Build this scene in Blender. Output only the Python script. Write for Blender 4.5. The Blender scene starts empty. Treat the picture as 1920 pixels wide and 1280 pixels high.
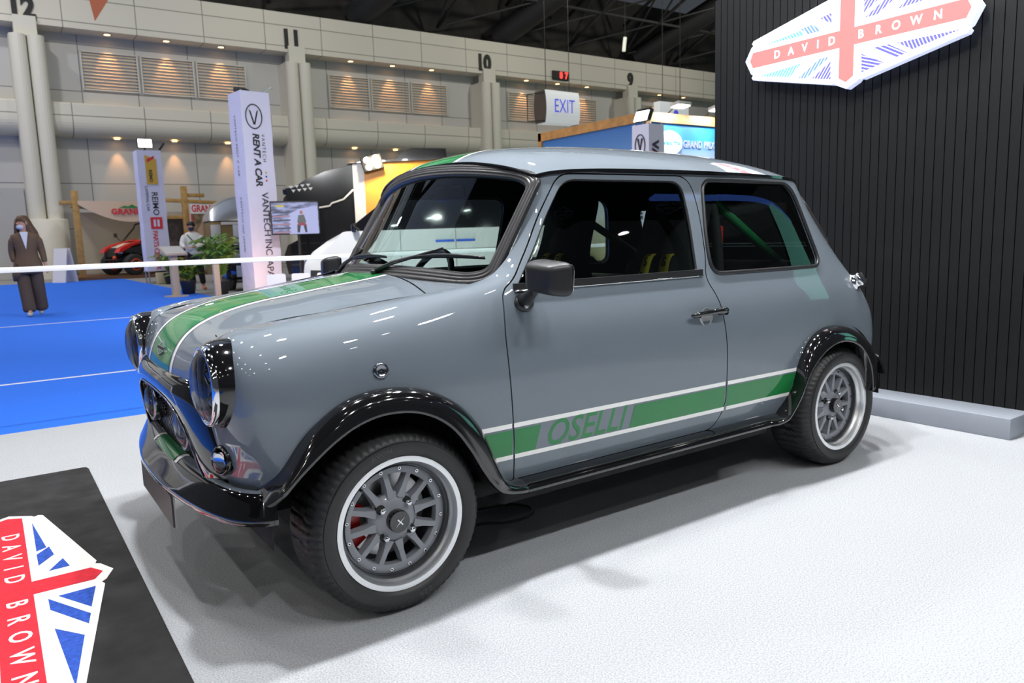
import bpy, bmesh, math, random
import numpy as np
from mathutils import Vector, Matrix
from mathutils.geometry import delaunay_2d_cdt
R_ = math.radians
SC = bpy.context.scene
COL = SC.collection
random.seed(4)
# ---------------------------------------------------------------- camera
CAM = np.array([0.8456, 2.4669, 1.0082]); YAW, PIT, ROL, FPX = -2.1749, 0.1408, -0.0317, 1418.48
def cam_axes():
    d = np.array([math.cos(YAW)*math.cos(PIT), math.sin(YAW)*math.cos(PIT), -math.sin(PIT)])
    r0 = np.cross(d, [0, 0, 1]); r0 /= np.linalg.norm(r0); u0 = np.cross(r0, d)
    return math.cos(ROL)*r0+math.sin(ROL)*u0, -math.sin(ROL)*r0+math.cos(ROL)*u0, d
cr, cu, cd = cam_axes()
cam_data = bpy.data.cameras.new('camera'); cam = bpy.data.objects.new('camera', cam_data); COL.objects.link(cam)
cam.matrix_world = Matrix(((cr[0], cu[0], -cd[0], CAM[0]), (cr[1], cu[1], -cd[1], CAM[1]), (cr[2], cu[2], -cd[2], CAM[2]), (0, 0, 0, 1)))
cam_data.sensor_width = 36; cam_data.lens = FPX/1920*36; cam_data.clip_start = .05; cam_data.clip_end = 400
cam_data.dof.use_dof = True; cam_data.dof.focus_distance = 2.5; cam_data.dof.aperture_fstop = 6.0
SC.camera = cam
# ---------------------------------------------------------------- world, exposure
SC.view_settings.view_transform = 'Standard'; SC.view_settings.look = 'None'
SC.view_settings.exposure = 0.0; SC.view_settings.gamma = 1.0; SC.view_settings.use_curve_mapping = False
world = bpy.data.worlds.new('hall_air'); SC.world = world; world.use_nodes = True
bg = world.node_tree.nodes['Background']; bg.inputs[0].default_value = (.72, .80, .92, 1); bg.inputs[1].default_value = .065
# ---------------------------------------------------------------- lights of the booth and the hall
def disc(name, loc, target, size, power, color=(.98, .99, 1), spread=180):
    l = bpy.data.lights.new(name, 'AREA'); l.shape = 'DISK'; l.size = size; l.energy = power; l.color = color; l.spread = R_(spread)
    o = bpy.data.objects.new(name, l); COL.objects.link(o); o.location = loc
    o.rotation_euler = (Vector(target)-Vector(loc)).to_track_quat('-Z', 'Y').to_euler()
    return o
for x in (-3.3, -2.1, -.9, .3):
    disc('booth_floodlight', (x, 3.9, 4.1), (x, .2, .3), .20, 38)
for x, pw in ((-3.1, 74), (-2.1, 70), (-1.0, 68), (.1, 134)):
    disc('booth_floodlight', (x, .40, 4.3), (x, .3, 0), .20, pw)
for x in (-2.6, -1.3, 0):
    disc('booth_floodlight', (x, -1.9, 4.3), (x, -.6, 0), .20, 22)
for i in range(6):
    for j in range(7):
        x = -24+i*9; y = -26+j*8
        if j < 3 and x < -5: continue
        disc('hall_highbay', (x, y, 13.2), (x, y, 0), .55, 330 if y < -8 else 190 if y < 0 or x > 8 else 35, (1, .965, .92))
# ---------------------------------------------------------------- materials
MATS = {}
def mat(name, col=(.5, .5, .5), rough=.5, metal=0., emit=None, es=1., coat=0., spec=.5, noise=None, alpha=None, bump=None):
    if name in MATS: return MATS[name]
    m = bpy.data.materials.new(name); m.use_nodes = True; nt = m.node_tree; b = nt.nodes['Principled BSDF']
    b.inputs['Base Color'].default_value = (*col, 1); b.inputs['Roughness'].default_value = rough; b.inputs['Metallic'].default_value = metal
    b.inputs['Specular IOR Level'].default_value = spec; b.inputs['Coat Weight'].default_value = coat; b.inputs['Coat Roughness'].default_value = .02
    if emit is not None:
        b.inputs['Emission Color'].default_value = (*emit, 1); b.inputs['Emission Strength'].default_value = es
    if noise or bump:
        tc = nt.nodes.new('ShaderNodeTexCoord'); nz = nt.nodes.new('ShaderNodeTexNoise'); nt.links.new(tc.outputs['Object'], nz.inputs['Vector'])
        nz.inputs['Scale'].default_value = (noise or bump)[0]; nz.inputs['Detail'].default_value = 3
        if noise:
            rp = nt.nodes.new('ShaderNodeMapRange'); rp.inputs[1].default_value = .3; rp.inputs[2].default_value = .7; rp.inputs[3].default_value = 1-noise[1]; rp.inputs[4].default_value = 1+noise[1]
            nt.links.new(nz.outputs['Fac'], rp.inputs[0]); mx = nt.nodes.new('ShaderNodeVectorMath'); mx.operation = 'SCALE'; mx.inputs[0].default_value = col
            nt.links.new(rp.outputs[0], mx.inputs['Scale']); nt.links.new(mx.outputs[0], b.inputs['Base Color'])
        if bump:
            bp = nt.nodes.new('ShaderNodeBump'); bp.inputs['Strength'].default_value = bump[1]; bp.inputs['Distance'].default_value = bump[2]
            nt.links.new(nz.outputs['Fac'], bp.inputs['Height']); nt.links.new(bp.outputs[0], b.inputs['Normal'])
    MATS[name] = m; return m
def glass_mat(name, tint, refl=1.0):
    """thin pane: Fresnel reflection over a tinted view through"""
    if name in MATS: return MATS[name]
    m = bpy.data.materials.new(name); m.use_nodes = True; nt = m.node_tree; nt.nodes.remove(nt.nodes['Principled BSDF'])
    g = nt.nodes.new('ShaderNodeBsdfGlossy'); g.inputs['Roughness'].default_value = .01; t = nt.nodes.new('ShaderNodeBsdfTransparent'); t.inputs[0].default_value = (*tint, 1)
    f = nt.nodes.new('ShaderNodeFresnel'); f.inputs[0].default_value = 1.5
    mu = nt.nodes.new('ShaderNodeMath'); mu.operation = 'MULTIPLY'; mu.inputs[1].default_value = refl; mu.use_clamp = True
    mx = nt.nodes.new('ShaderNodeMixShader'); nt.links.new(f.outputs[0], mu.inputs[0]); nt.links.new(mu.outputs[0], mx.inputs[0]); nt.links.new(t.outputs[0], mx.inputs[1]); nt.links.new(g.outputs[0], mx.inputs[2])
    nt.links.new(mx.outputs[0], nt.nodes['Material Output'].inputs[0]); MATS[name] = m; return m
# ---------------------------------------------------------------- object helpers
def link(o, parent=None):
    COL.objects.link(o)
    if parent is not None: o.parent = parent
    return o
def empty(name, loc=(0, 0, 0), rz=0.):
    o = bpy.data.objects.new(name, None); o.location = loc; o.rotation_euler = (0, 0, rz); o.empty_display_size = .1
    return link(o)
def tag(o, label, cat=None, group=None, kind=None):
    if label: o['label'] = label
    if cat: o['category'] = cat
    if group: o['group'] = group
    if kind: o['kind'] = kind
    return o
def thing(name, label, cat, loc=(0, 0, 0), rz=0., group=None):
    return tag(empty(name, loc, rz), label, cat, group)
def struct(o, label=None, cat=None):
    o['kind'] = 'structure'
    return tag(o, label, cat)
class MB:
    """collects shapes, then links them as one mesh object"""
    def __init__(s): s.v = []; s.f = []; s.m = []; s.sm = []; s.slots = []; s.n = {}
    def slot(s, m):
        if m not in s.slots: s.slots.append(m)
        return s.slots.index(m)
    def add(s, V, F, m, smooth=False, M=None, N=None):
        o = len(s.v); V = [Vector(v) for v in V]
        if M is not None: V = [M @ v for v in V]
        s.v += [tuple(v) for v in V]; k = s.slot(m)
        for f in F: s.f.append(tuple(o+i for i in f)); s.m.append(k); s.sm.append(smooth)
        if N is not None:
            for i, n in enumerate(N): s.n[o+i] = tuple(n)
        return s
    def bm(s, fn, m, smooth=False, M=None):
        b = bmesh.new(); fn(b); b.verts.ensure_lookup_table(); b.verts.index_update()
        s.add([v.co.copy() for v in b.verts], [[v.index for v in f.verts] for f in b.faces], m, smooth, M); b.free(); return s
    def box(s, c, d, m, bev=0., rot=None, seg=2, smooth=None):
        def fn(b):
            bmesh.ops.create_cube(b, size=1); bmesh.ops.scale(b, vec=d, verts=b.verts)
            if bev > 0: bmesh.ops.bevel(b, geom=b.edges[:], offset=bev, segments=seg, affect='EDGES', profile=.5)
        M = Matrix.Translation(c)
        if rot is not None: M = M @ rot
        return s.bm(fn, m, (bev > 0) if smooth is None else smooth, M)
    def lathe(s, prof, m, M=None, n=48, smooth=True, arc=None, close=False):
        """profile of (radius, height) about local z"""
        V = []; F = []; k = len(prof); full = arc is None; a0, a1 = arc or (0, 2*math.pi); na = n if full else n+1
        for i in range(na):
            a = a0+(a1-a0)*i/n; c, t = math.cos(a), math.sin(a)
            V += [(r*c, r*t, h) for r, h in prof]
        for i in range(n):
            j = (i+1) % na if full else i+1
            for q in range(k-1 if not close else k):
                q2 = (q+1) % k
                F.append((i*k+q, j*k+q, j*k+q2, i*k+q2))
        return s.add(V, F, m, smooth, M)
    def cyl(s, a, b, r, m, r2=None, n=16, caps=True, smooth=True):
        a = Vector(a); b = Vector(b); L = (b-a).length; M = Matrix.Translation(a) @ (b-a).to_track_quat('Z', 'Y').to_matrix().to_4x4(); r2 = r if r2 is None else r2
        V = []; F = []
        for i in range(n):
            t = 2*math.pi*i/n; V += [(r*math.cos(t), r*math.sin(t), 0), (r2*math.cos(t), r2*math.sin(t), L)]
        for i in range(n):
            j = (i+1) % n; F.append((2*i, 2*j, 2*j+1, 2*i+1))
        s.add(V, F, m, smooth, M)
        if caps:
            s.add([V[2*i] for i in range(n)], [tuple(range(n-1, -1, -1))], m, False, M); s.add([V[2*i+1] for i in range(n)], [tuple(range(n))], m, False, M)
        return s
    def tube(s, pts, r, m, n=10, closed=False, caps=True, up=None, sec=None):
        """sweep a circle (or section sec of 2D points) along pts"""
        P = [Vector(tuple(p)) for p in pts]; k = len(P); V = []; F = []
        rs = r if isinstance(r, (list, tuple)) else [r]*k
        sec = sec or [(math.cos(2*math.pi*i/n), math.sin(2*math.pi*i/n)) for i in range(n)]; n = len(sec); prev = None
        for i in range(k):
            t = (P[(i+1) % k]-P[i-1]) if closed else (P[min(i+1, k-1)]-P[max(i-1, 0)])
            t.normalize()
            if up is not None: x = Vector(up if not callable(up) else up(i)); x = (x-t*x.dot(t)).normalized()
            elif prev is None: x = t.orthogonal().normalized()
            else: x = (prev-t*prev.dot(t)).normalized()
            prev = x; y = t.cross(x)
            V += [P[i]+(x*a+y*b)*rs[i] for a, b in sec]
        for i in range(k if closed else k-1):
            j = (i+1) % k
            for q in range(n):
                q2 = (q+1) % n; F.append((i*n+q, i*n+q2, j*n+q2, j*n+q))
        if caps and not closed: F += [tuple(range(n-1, -1, -1)), tuple((k-1)*n+q for q in range(n))]
        return s.add(V, F, m, True)
    def prism(s, poly, depth, m, M=None, smooth=False, bev=0.):
        """extrude a 2D polygon from z=0 to z=depth"""
        def fn(b):
            vs = [b.verts.new((x, y, 0)) for x, y in poly]; f = b.faces.new(vs)
            if depth:
                r = bmesh.ops.extrude_face_region(b, geom=[f]); bmesh.ops.translate(b, vec=(0, 0, depth), verts=[v for v in r['geom'] if isinstance(v, bmesh.types.BMVert)])
                bmesh.ops.recalc_face_normals(b, faces=b.faces)
                if bev: bmesh.ops.bevel(b, geom=[e for e in b.edges if abs(e.verts[0].co.z-e.verts[1].co.z) < 1e-6], offset=bev, segments=2, affect='EDGES')
            bmesh.ops.triangulate(b, faces=[f for f in b.faces if len(f.verts) > 4])
        return s.bm(fn, m, smooth, M)
    def sphere(s, c, r, m, sc=(1, 1, 1), u=20, v=12, M=None):
        T = Matrix.Translation(c) @ Matrix.Diagonal((*sc, 1))
        return s.bm(lambda b: bmesh.ops.create_uvsphere(b, u_segments=u, v_segments=v, radius=r), m, True, T if M is None else M @ T)
    def build(s, name, parent=None, auto=None):
        me = bpy.data.meshes.new(name); me.from_pydata(s.v, [], s.f)
        for m in s.slots: me.materials.append(m)
        me.polygons.foreach_set('material_index', s.m); me.polygons.foreach_set('use_smooth', s.sm); me.update()
        if s.n:
            ns = [s.n.get(i, tuple(me.vertices[i].normal)) for i in range(len(s.v))]; me.normals_split_custom_set_from_vertices(ns)
        elif auto: me.set_sharp_from_angle(angle=R_(auto))
        return link(bpy.data.objects.new(name, me), parent)
def add_mod_sub(o, lv=2):
    m = o.modifiers.new('s', 'SUBSURF'); m.levels = lv; m.render_levels = lv; return o
def text_mesh(body, size=1., bold=0., shear=0., depth=0., spacing=1., align='CENTER', res=3):
    """letters as 2D vertices and faces"""
    c = bpy.data.curves.new('t', 'FONT'); c.body = body; c.size = size; c.offset = bold; c.shear = shear; c.extrude = depth; c.space_character = spacing; c.align_x = align; c.align_y = 'CENTER'; c.resolution_u = res
    o = bpy.data.objects.new('t', c); COL.objects.link(o); dg = bpy.context.evaluated_depsgraph_get(); me = bpy.data.meshes.new_from_object(o.evaluated_get(dg))
    V = [v.co.copy() for v in me.vertices]; F = [tuple(p.vertices) for p in me.polygons]
    bpy.data.objects.remove(o); bpy.data.curves.remove(c); bpy.data.meshes.remove(me)
    return V, F
def frame(o, ex, ey, ez=None):
    """matrix with origin o and axes ex, ey"""
    ex = Vector(ex).normalized(); ey = Vector(ey).normalized(); ez = Vector(ez) if ez is not None else ex.cross(ey)
    return Matrix(((ex.x, ey.x, ez.x, o[0]), (ex.y, ey.y, ez.y, o[1]), (ex.z, ey.z, ez.z, o[2]), (0, 0, 0, 1)))
def put_text(mb, body, M, size, m, **kw):
    V, F = text_mesh(body, size, **kw); mb.add(V, F, m, False, M); return mb
def roundrect(w, h, r, n=6):
    P = []
    for cx, cy, a in ((w/2-r, h/2-r, 0), (-w/2+r, h/2-r, 90), (-w/2+r, -h/2+r, 180), (w/2-r, -h/2+r, 270)):
        for i in range(n+1):
            t = R_(a+90*i/n); P.append((cx+r*math.cos(t), cy+r*math.sin(t)))
    return P
def rounded(poly, r, n=6):
    """round the corners of a 2D polygon; r is one radius or one per corner"""
    P = [np.array(p, float) for p in poly]; k = len(P); out = []; rr = r if isinstance(r, (list, tuple)) else [r]*k
    for i in range(k):
        a, b, c = P[i-1], P[i], P[(i+1) % k]; u = a-b; v = c-b; lu = np.linalg.norm(u); lv = np.linalg.norm(v); u /= lu; v /= lv
        if rr[i] <= 0: out.append(b); continue
        d = min(rr[i], lu*.48, lv*.48); p0 = b+u*d; p1 = b+v*d
        for j in range(n+1):
            t = j/n; out.append((1-t)**2*p0+2*t*(1-t)*b+t*t*p1)
    return out
def dense(poly, step, closed=True):
    out = []; k = len(poly)
    for i in range(k if closed else k-1):
        a = np.array(poly[i], float); b = np.array(poly[(i+1) % k], float); m = max(1, int(np.ceil(np.linalg.norm(b-a)/step)))
        out += [a+(b-a)*j/m for j in range(m)]
    if not closed: out.append(np.array(poly[-1], float))
    return out
def catmull(pts, n=8, closed=False):
    P = [np.array(p, float) for p in pts]; k = len(P); out = []
    for i in range(k if closed else k-1):
        g = lambda j: P[j % k] if closed else P[min(max(j, 0), k-1)]
        a, b, c, d = g(i-1), g(i), g(i+1), g(i+2)
        for j in range(n):
            t = j/n; out.append(.5*((2*b)+(c-a)*t+(2*a-5*b+4*c-d)*t*t+(3*b-a-3*c+d)*t**3))
    if not closed: out.append(P[-1])
    return out
def inside(poly, X, Y):
    P = np.array(poly); x0, y0 = P[:, 0], P[:, 1]; x1, y1 = np.roll(x0, -1), np.roll(y0, -1); r = np.zeros(X.shape, bool)
    for a, b, c, d in zip(x0, y0, x1, y1):
        if b == d: continue
        h = ((b > Y) != (d > Y)) & (X < (c-a)*(Y-b)/(d-b)+a); r ^= h
    return r
def interp_matrix(n):
    """control points of a uniform cubic B-spline (with phantom ends) that passes through n data points"""
    A=np.zeros((n+2,n+2))
    for i in range(n):
        A[i+1,i:i+3]=[1/6,4/6,1/6]
    A[0,0:3]=[1,-2,1]; A[-1,-3:]=[1,-2,1]
    return np.linalg.inv(A)
def bs(t):
    return np.stack([(1-t)**3,3*t**3-6*t**2+4,-3*t**3+3*t**2+3*t+1,t**3],-1)/6
def dbs(t):
    return np.stack([-(1-t)**2,3*t**2-4*t,-3*t**2+2*t+1,t**2],-1)/2
class Patch:
    def __init__(s,D):
        D=np.asarray(D,float); s.nu,s.nv=D.shape[:2]
        E=np.zeros((s.nu+2,s.nv,3));E[1:-1]=D; C=np.einsum('ij,jkl->ikl',interp_matrix(s.nu),E)
        E=np.zeros((s.nu+2,s.nv+2,3));E[:,1:-1]=C; s.C=np.einsum('ij,kjl->kil',interp_matrix(s.nv),E)
    def ev(s,u,v,du=0,dv=0):
        u=np.asarray(u,float);v=np.asarray(v,float)
        i=np.clip(np.floor(u).astype(int),0,s.nu-2);j=np.clip(np.floor(v).astype(int),0,s.nv-2)
        bu=(dbs if du else bs)(u-i);bv=(dbs if dv else bs)(v-j)
        P=0
        for a in range(4):
            for b in range(4):
                P=P+(bu[...,a]*bv[...,b])[...,None]*s.C[i+a,j+b]
        return P
    def nrm(s,u,v,flip=1):
        n=np.cross(s.ev(u,v,1,0),s.ev(u,v,0,1));return flip*n/np.maximum(np.linalg.norm(n,axis=-1,keepdims=True),1e-12)
    def inv(s,axes,target,rng=None):
        """(u,v) where the two coordinates named in axes equal target"""
        if not hasattr(s,'_g'):
            uu,vv=np.meshgrid(np.linspace(0,s.nu-1,40*s.nu),np.linspace(0,s.nv-1,20*s.nv),indexing='ij')
            s._g=(uu,vv,s.ev(uu,vv))
        uu,vv,P=s._g;out=[]
        for t in target:
            d=sum((P[...,a]-t[k])**2 for k,a in enumerate(axes))
            if rng: d=np.where((uu>=rng[0])&(uu<=rng[1])&(vv>=rng[2])&(vv<=rng[3]),d,9e9)
            k=np.unravel_index(np.argmin(d),d.shape);q=np.array([uu[k],vv[k]])
            for _ in range(8):
                p=s.ev(q[0],q[1])[axes]-np.array(t);J=np.stack([s.ev(q[0],q[1],1,0)[axes],s.ev(q[0],q[1],0,1)[axes]],1)
                try: q=q-np.clip(np.linalg.solve(J,p),-.2,.2)
                except Exception: break
            out.append(q)
        return np.array(out)
def lerp(x,xs,ys): return np.interp(x,xs,ys)
PZ=[.28,.38,.48,.58,.66,.745,.845,1.02,1.20]
PY=[.668,.688,.698,.702,.698,.686,.656,.609,.558]
def side_col(xs,dy=0,top=None,ys=None):
    """nine points up the flank at x (one value or one per row)"""
    xs=np.broadcast_to(xs,9);c=[[xs[k],PY[k]+dy,PZ[k]] for k in range(9)]
    return c
W=[]
W.append([(.388,.425,.36),(.398,.412,.42),(.406,.402,.49),(.412,.395,.56),(.418,.390,.61),(.420,.388,.65),(.412,.396,.69),(.392,.408,.733),(.366,.419,.762)])
W.append([(.368,.525,.36),(.384,.518,.42),(.396,.512,.49),(.405,.510,.57),(.406,.507,.63),(.398,.502,.685),(.388,.496,.745),(.352,.470,.781),(.309,.433,.787)])
W.append([(.326,.605,.36),(.350,.614,.43),(.369,.620,.49),(.384,.626,.57),(.388,.626,.64),(.383,.614,.71),(.360,.575,.765),(.303,.517,.791),(.244,.449,.796)])
W.append([(.262,.654,.34),(.284,.664,.41),(.300,.672,.485),(.312,.677,.57),(.314,.675,.645),(.305,.660,.717),(.272,.618,.776),(.220,.548,.803),(.165,.468,.806)])
W.append([(.155,.672,.32),(.160,.685,.40),(.165,.692,.48),(.170,.694,.575),(.168,.690,.655),(.158,.677,.725),(.137,.641,.782),(.104,.570,.811),(.070,.490,.817)])
W.append([(.02,.672,.30),(.02,.688,.39),(.02,.697,.48),(.02,.700,.578),(.019,.696,.66),(.014,.684,.735),(.004,.652,.793),(-.014,.590,.824),(-.035,.520,.831)])
W.append([(-.11,.670,.285),(-.11,.688,.382),(-.11,.698,.48),(-.11,.702,.58),(-.11,.698,.66),(-.112,.686,.74),(-.118,.660,.800),(-.126,.612,.836),(-.138,.548,.844)])
W.append([(-.21,.668,.28),(-.21,.688,.38),(-.21,.698,.48),(-.21,.702,.58),(-.21,.698,.66),(-.212,.687,.742),(-.216,.664,.808),(-.222,.625,.846),(-.230,.570,.855)])
W.append([(-.29,.668,.28),(-.29,.688,.38),(-.29,.698,.48),(-.29,.702,.58),(-.29,.698,.66),(-.291,.688,.744),(-.294,.667,.814),(-.298,.632,.856),(-.302,.580,.866)])
W.append([(-.36,.668,.28),(-.36,.688,.38),(-.36,.698,.48),(-.36,.702,.58),(-.36,.698,.66),(-.361,.688,.744),(-.366,.668,.820),(-.370,.634,.870),(-.366,.585,.882)])
W.append([(-.43,.668,.28),(-.43,.688,.38),(-.43,.698,.48),(-.43,.702,.58),(-.43,.698,.66),(-.431,.688,.744),(-.436,.663,.830),(-.440,.630,.895),(-.422,.582,.915)])
W.append([(-.50,.668,.28),(-.50,.688,.38),(-.50,.698,.48),(-.50,.702,.58),(-.50,.698,.66),(-.501,.687,.745),(-.506,.659,.838),(-.504,.622,.945),(-.480,.572,.975)])
W.append([(-.56,.668,.28),(-.56,.688,.38),(-.56,.698,.48),(-.56,.702,.58),(-.56,.698,.66),(-.561,.686,.745),(-.564,.657,.843),(-.556,.612,.99),(-.526,.562,1.05)])
W.append([(-.62,.668,.28),(-.62,.688,.38),(-.62,.698,.48),(-.62,.702,.58),(-.62,.698,.66),(-.62,.686,.745),(-.62,.656,.845),(-.600,.607,1.02),(-.560,.555,1.13)])
W.append([(-.68,.668,.28),(-.68,.688,.38),(-.68,.698,.48),(-.68,.702,.58),(-.68,.698,.66),(-.68,.686,.745),(-.676,.656,.845),(-.645,.608,1.025),(-.592,.554,1.188)])
for x,t in [(-.76,-.70),(-.88,-.85),(-1.05,-1.04),(-1.22,-1.22),(-1.40,-1.40),(-1.58,-1.575)]:
    W.append([(x+(t-x)*(k/8)**1.5,PY[k],PZ[k]) for k in range(9)])
W.append([(x,PY[k]-.002,PZ[k]) for k,x in enumerate([-1.77,-1.77,-1.77,-1.77,-1.77,-1.77,-1.765,-1.75,-1.74])])
W.append([(-1.97,.652,.29),(-1.97,.672,.385),(-1.97,.684,.48),(-1.97,.689,.58),(-1.965,.686,.66),(-1.955,.674,.745),(-1.93,.646,.845),(-1.885,.598,1.02),(-1.845,.549,1.195)])
W.append([(-2.15,.638,.31),(-2.155,.657,.395),(-2.155,.668,.48),(-2.15,.671,.58),(-2.135,.666,.66),(-2.11,.652,.745),(-2.055,.626,.845),(-1.975,.578,1.02),(-1.915,.532,1.19)])
W.append([(-2.31,.610,.33),(-2.325,.632,.40),(-2.33,.643,.48),(-2.32,.644,.58),(-2.295,.637,.66),(-2.245,.621,.745),(-2.165,.592,.845),(-2.05,.545,1.02),(-1.965,.503,1.185)])
W.append([(-2.42,.545,.34),(-2.445,.565,.405),(-2.455,.574,.485),(-2.445,.573,.58),(-2.41,.565,.66),(-2.35,.548,.745),(-2.26,.520,.845),(-2.125,.475,1.02),(-2.01,.445,1.185)])
W.append([(-2.49,.38,.34),(-2.52,.39,.405),(-2.535,.40,.485),(-2.525,.395,.58),(-2.485,.385,.66),(-2.42,.37,.745),(-2.325,.35,.845),(-2.18,.32,1.02),(-2.05,.31,1.195)])
W.append([(-2.51,.19,.34),(-2.54,.20,.405),(-2.555,.20,.485),(-2.545,.20,.58),(-2.505,.195,.66),(-2.44,.185,.745),(-2.345,.175,.845),(-2.20,.16,1.02),(-2.065,.155,1.205)])
W.append([(-2.515,0,.34),(-2.545,0,.405),(-2.56,0,.485),(-2.55,0,.58),(-2.51,0,.66),(-2.445,0,.745),(-2.35,0,.845),(-2.205,0,1.02),(-2.07,0,1.21)])
SIDE=Patch(W)
# bonnet: stations from the screen forward and down the nose; (centre x, centre z, edge x, edge y, edge z)
BON=[(-.262,.893,-.185,.556,.846),(-.16,.878,-.10,.534,.839),(-.04,.864,-.005,.510,.827),(.08,.848,.09,.487,.814),(.18,.834,.18,.463,.805),(.26,.816,.25,.447,.794),(.325,.793,.305,.433,.785),(.375,.765,.345,.423,.773),(.408,.733,.372,.415,.755),(.428,.700,.394,.405,.728),(.441,.665,.411,.394,.692),(.446,.638,.420,.387,.650)]
def crossrow(c,n=7,p=2.0,flat=1.):
    xc,zc,xe,ye,ze=c
    r=[]
    for t in np.linspace(-1,1,n):
        w=abs(t)**p
        r.append((xc+(xe-xc)*w,ye*t,zc+(ze-zc)*w))
    return r
HOOD=Patch([crossrow(c) for c in BON])
# roof: (centre x, centre z, edge x, edge y, edge z)
ROO=[(-.527,1.262,-.588,.548,1.190),(-.58,1.288,-.625,.552,1.198),(-.68,1.311,-.70,.555,1.206),(-.85,1.326,-.85,.558,1.212),(-1.05,1.333,-1.05,.559,1.214),(-1.25,1.333,-1.25,.559,1.214),(-1.45,1.329,-1.45,.558,1.212),(-1.65,1.319,-1.62,.555,1.209),(-1.82,1.300,-1.77,.548,1.204),(-1.95,1.272,-1.88,.533,1.198),(-2.04,1.242,-1.965,.500,1.192),(-2.095,1.212,-2.02,.455,1.185)]
def roofrow(c):
    xc,zc,xe,ye,ze=c;r=[]
    for t in (-1,-.9,-.75,-.5,-.25,0,.25,.5,.75,.9,1):
        a=abs(t);r.append((xc+(xe-xc)*a**3,ye*t,ze+(zc-ze)*(1-a**2.7)))
    return r
ROOF=Patch([roofrow(c) for c in ROO])
# windscreen
def screen(y,s):
    y=np.asarray(y,float);s=np.asarray(s,float)
    b=np.stack([-.262-.43*y**2,y,.892-.11*y**2],-1);t=np.stack([-.524-.23*y**2,y,1.262-.30*y**2],-1)
    m=b+(t-b)*s[...,None]
    return m
# ================================================================= materials of the car
PAINT = mat('slate_paint', (.150, .180, .212), .6, 0, coat=1., spec=.15)
GREEN = mat('green_paint', (.010, .185, .045), .6, 0, coat=1., spec=.15)
WHITE = mat('white_paint', (.90, .90, .88), .4, 0, coat=.6)
GLOSS = mat('gloss_black', (.006, .006, .007), .08, 0, coat=1.)
RUBBER = mat('rubber', (.028, .028, .030), .30)
TYREM = mat('tyre_rubber', (.020, .020, .021), .5, bump=(260, .12, .002))
SATIN = mat('satin_black', (.016, .016, .018), .38)
DARK = mat('matt_black', (.010, .010, .011), .8)
CHROME = mat('chrome', (.82, .83, .85), .06, 1.)
ALU = mat('machined_aluminium', (.90, .91, .92), .36, 1.)
RIMG = mat('grey_wheel_paint', (.20, .21, .235), .4, 0, coat=.3)
STEEL = mat('brushed_steel', (.55, .55, .56), .35, 1.)
REDC = mat('red_caliper', (.55, .01, .01), .3, coat=.5)
GLASS = glass_mat('tinted_glass', (.68, .78, .75)); SCRG = glass_mat('windscreen_glass', (.86, .96, .93))
CLEAR = glass_mat('lamp_glass', (.93, .95, .97))
FABRIC = mat('black_fabric', (.013, .013, .014), .9, bump=(400, .2, .002))
THREAD = mat('grey_thread', (.42, .42, .42), .8)
BELT = mat('yellow_belt', (.46, .36, .010), .7)
CAGE = mat('green_tube', (.008, .16, .05), .3, coat=.5)
TRIMG = mat('grey_edge', (.08, .085, .09), .35)

def trim(P, outer, holes=(), g=(.16, .16), off=0., flip=1, step=.08):
    """part of a patch inside outer and outside holes (parameter polygons): vertices, faces, normals"""
    pts = []; ed = []
    for poly in [outer]+list(holes):
        d = dense(poly, step); o = len(pts); pts += [tuple(p) for p in d]; ed += [(o+i, o+(i+1) % len(d)) for i in range(len(d))]
    O = np.array(outer); u0, v0 = O.min(0); u1, v1 = O.max(0)
    U, V = np.meshgrid(np.arange(u0+g[0]/2, u1, g[0]), np.arange(v0+g[1]/2, v1, g[1]), indexing='ij')
    k = inside(outer, U, V)
    for h in holes: k &= ~inside(h, U, V)
    B = np.array(pts); q = np.stack([U[k], V[k]], -1)
    if len(q):
        dm = np.concatenate([np.min(np.hypot(q[i:i+500, None, 0]-B[None, :, 0], q[i:i+500, None, 1]-B[None, :, 1]), 1) for i in range(0, len(q), 500)])
        pts += [tuple(p) for p in q[dm > min(g)*.3]]
    r = delaunay_2d_cdt([Vector(p) for p in pts], ed, [], 0, 1e-5)
    X = np.array([tuple(v) for v in r[0]]); F = np.array([tuple(f) for f in r[2]]); c = X[F].mean(1)
    k = inside(outer, c[:, 0], c[:, 1])
    for h in holes: k &= ~inside(h, c[:, 0], c[:, 1])
    F = F[k]; us, inv = np.unique(F, return_inverse=True); F = inv.reshape(F.shape); X = X[us]
    A = X[F]; ar = (A[:, 1, 0]-A[:, 0, 0])*(A[:, 2, 1]-A[:, 0, 1])-(A[:, 2, 0]-A[:, 0, 0])*(A[:, 1, 1]-A[:, 0, 1])
    F = np.where((ar*flip < 0)[:, None], F[:, ::-1], F)
    N = P.nrm(X[:, 0], X[:, 1], flip); W3 = P.ev(X[:, 0], X[:, 1])+N*off
    return W3, F, N
MY = np.array([1, -1, 1.])
def add_trim(mb, m, P, outer, holes=(), mirror=False, both=False, **k):
    V, F, N = trim(P, outer, holes, **k)
    if not mirror or both: mb.add(V, F, m, True, N=N)
    if mirror or both: mb.add(V*MY, F[:, ::-1], m, True, N=N*MY)
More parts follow.
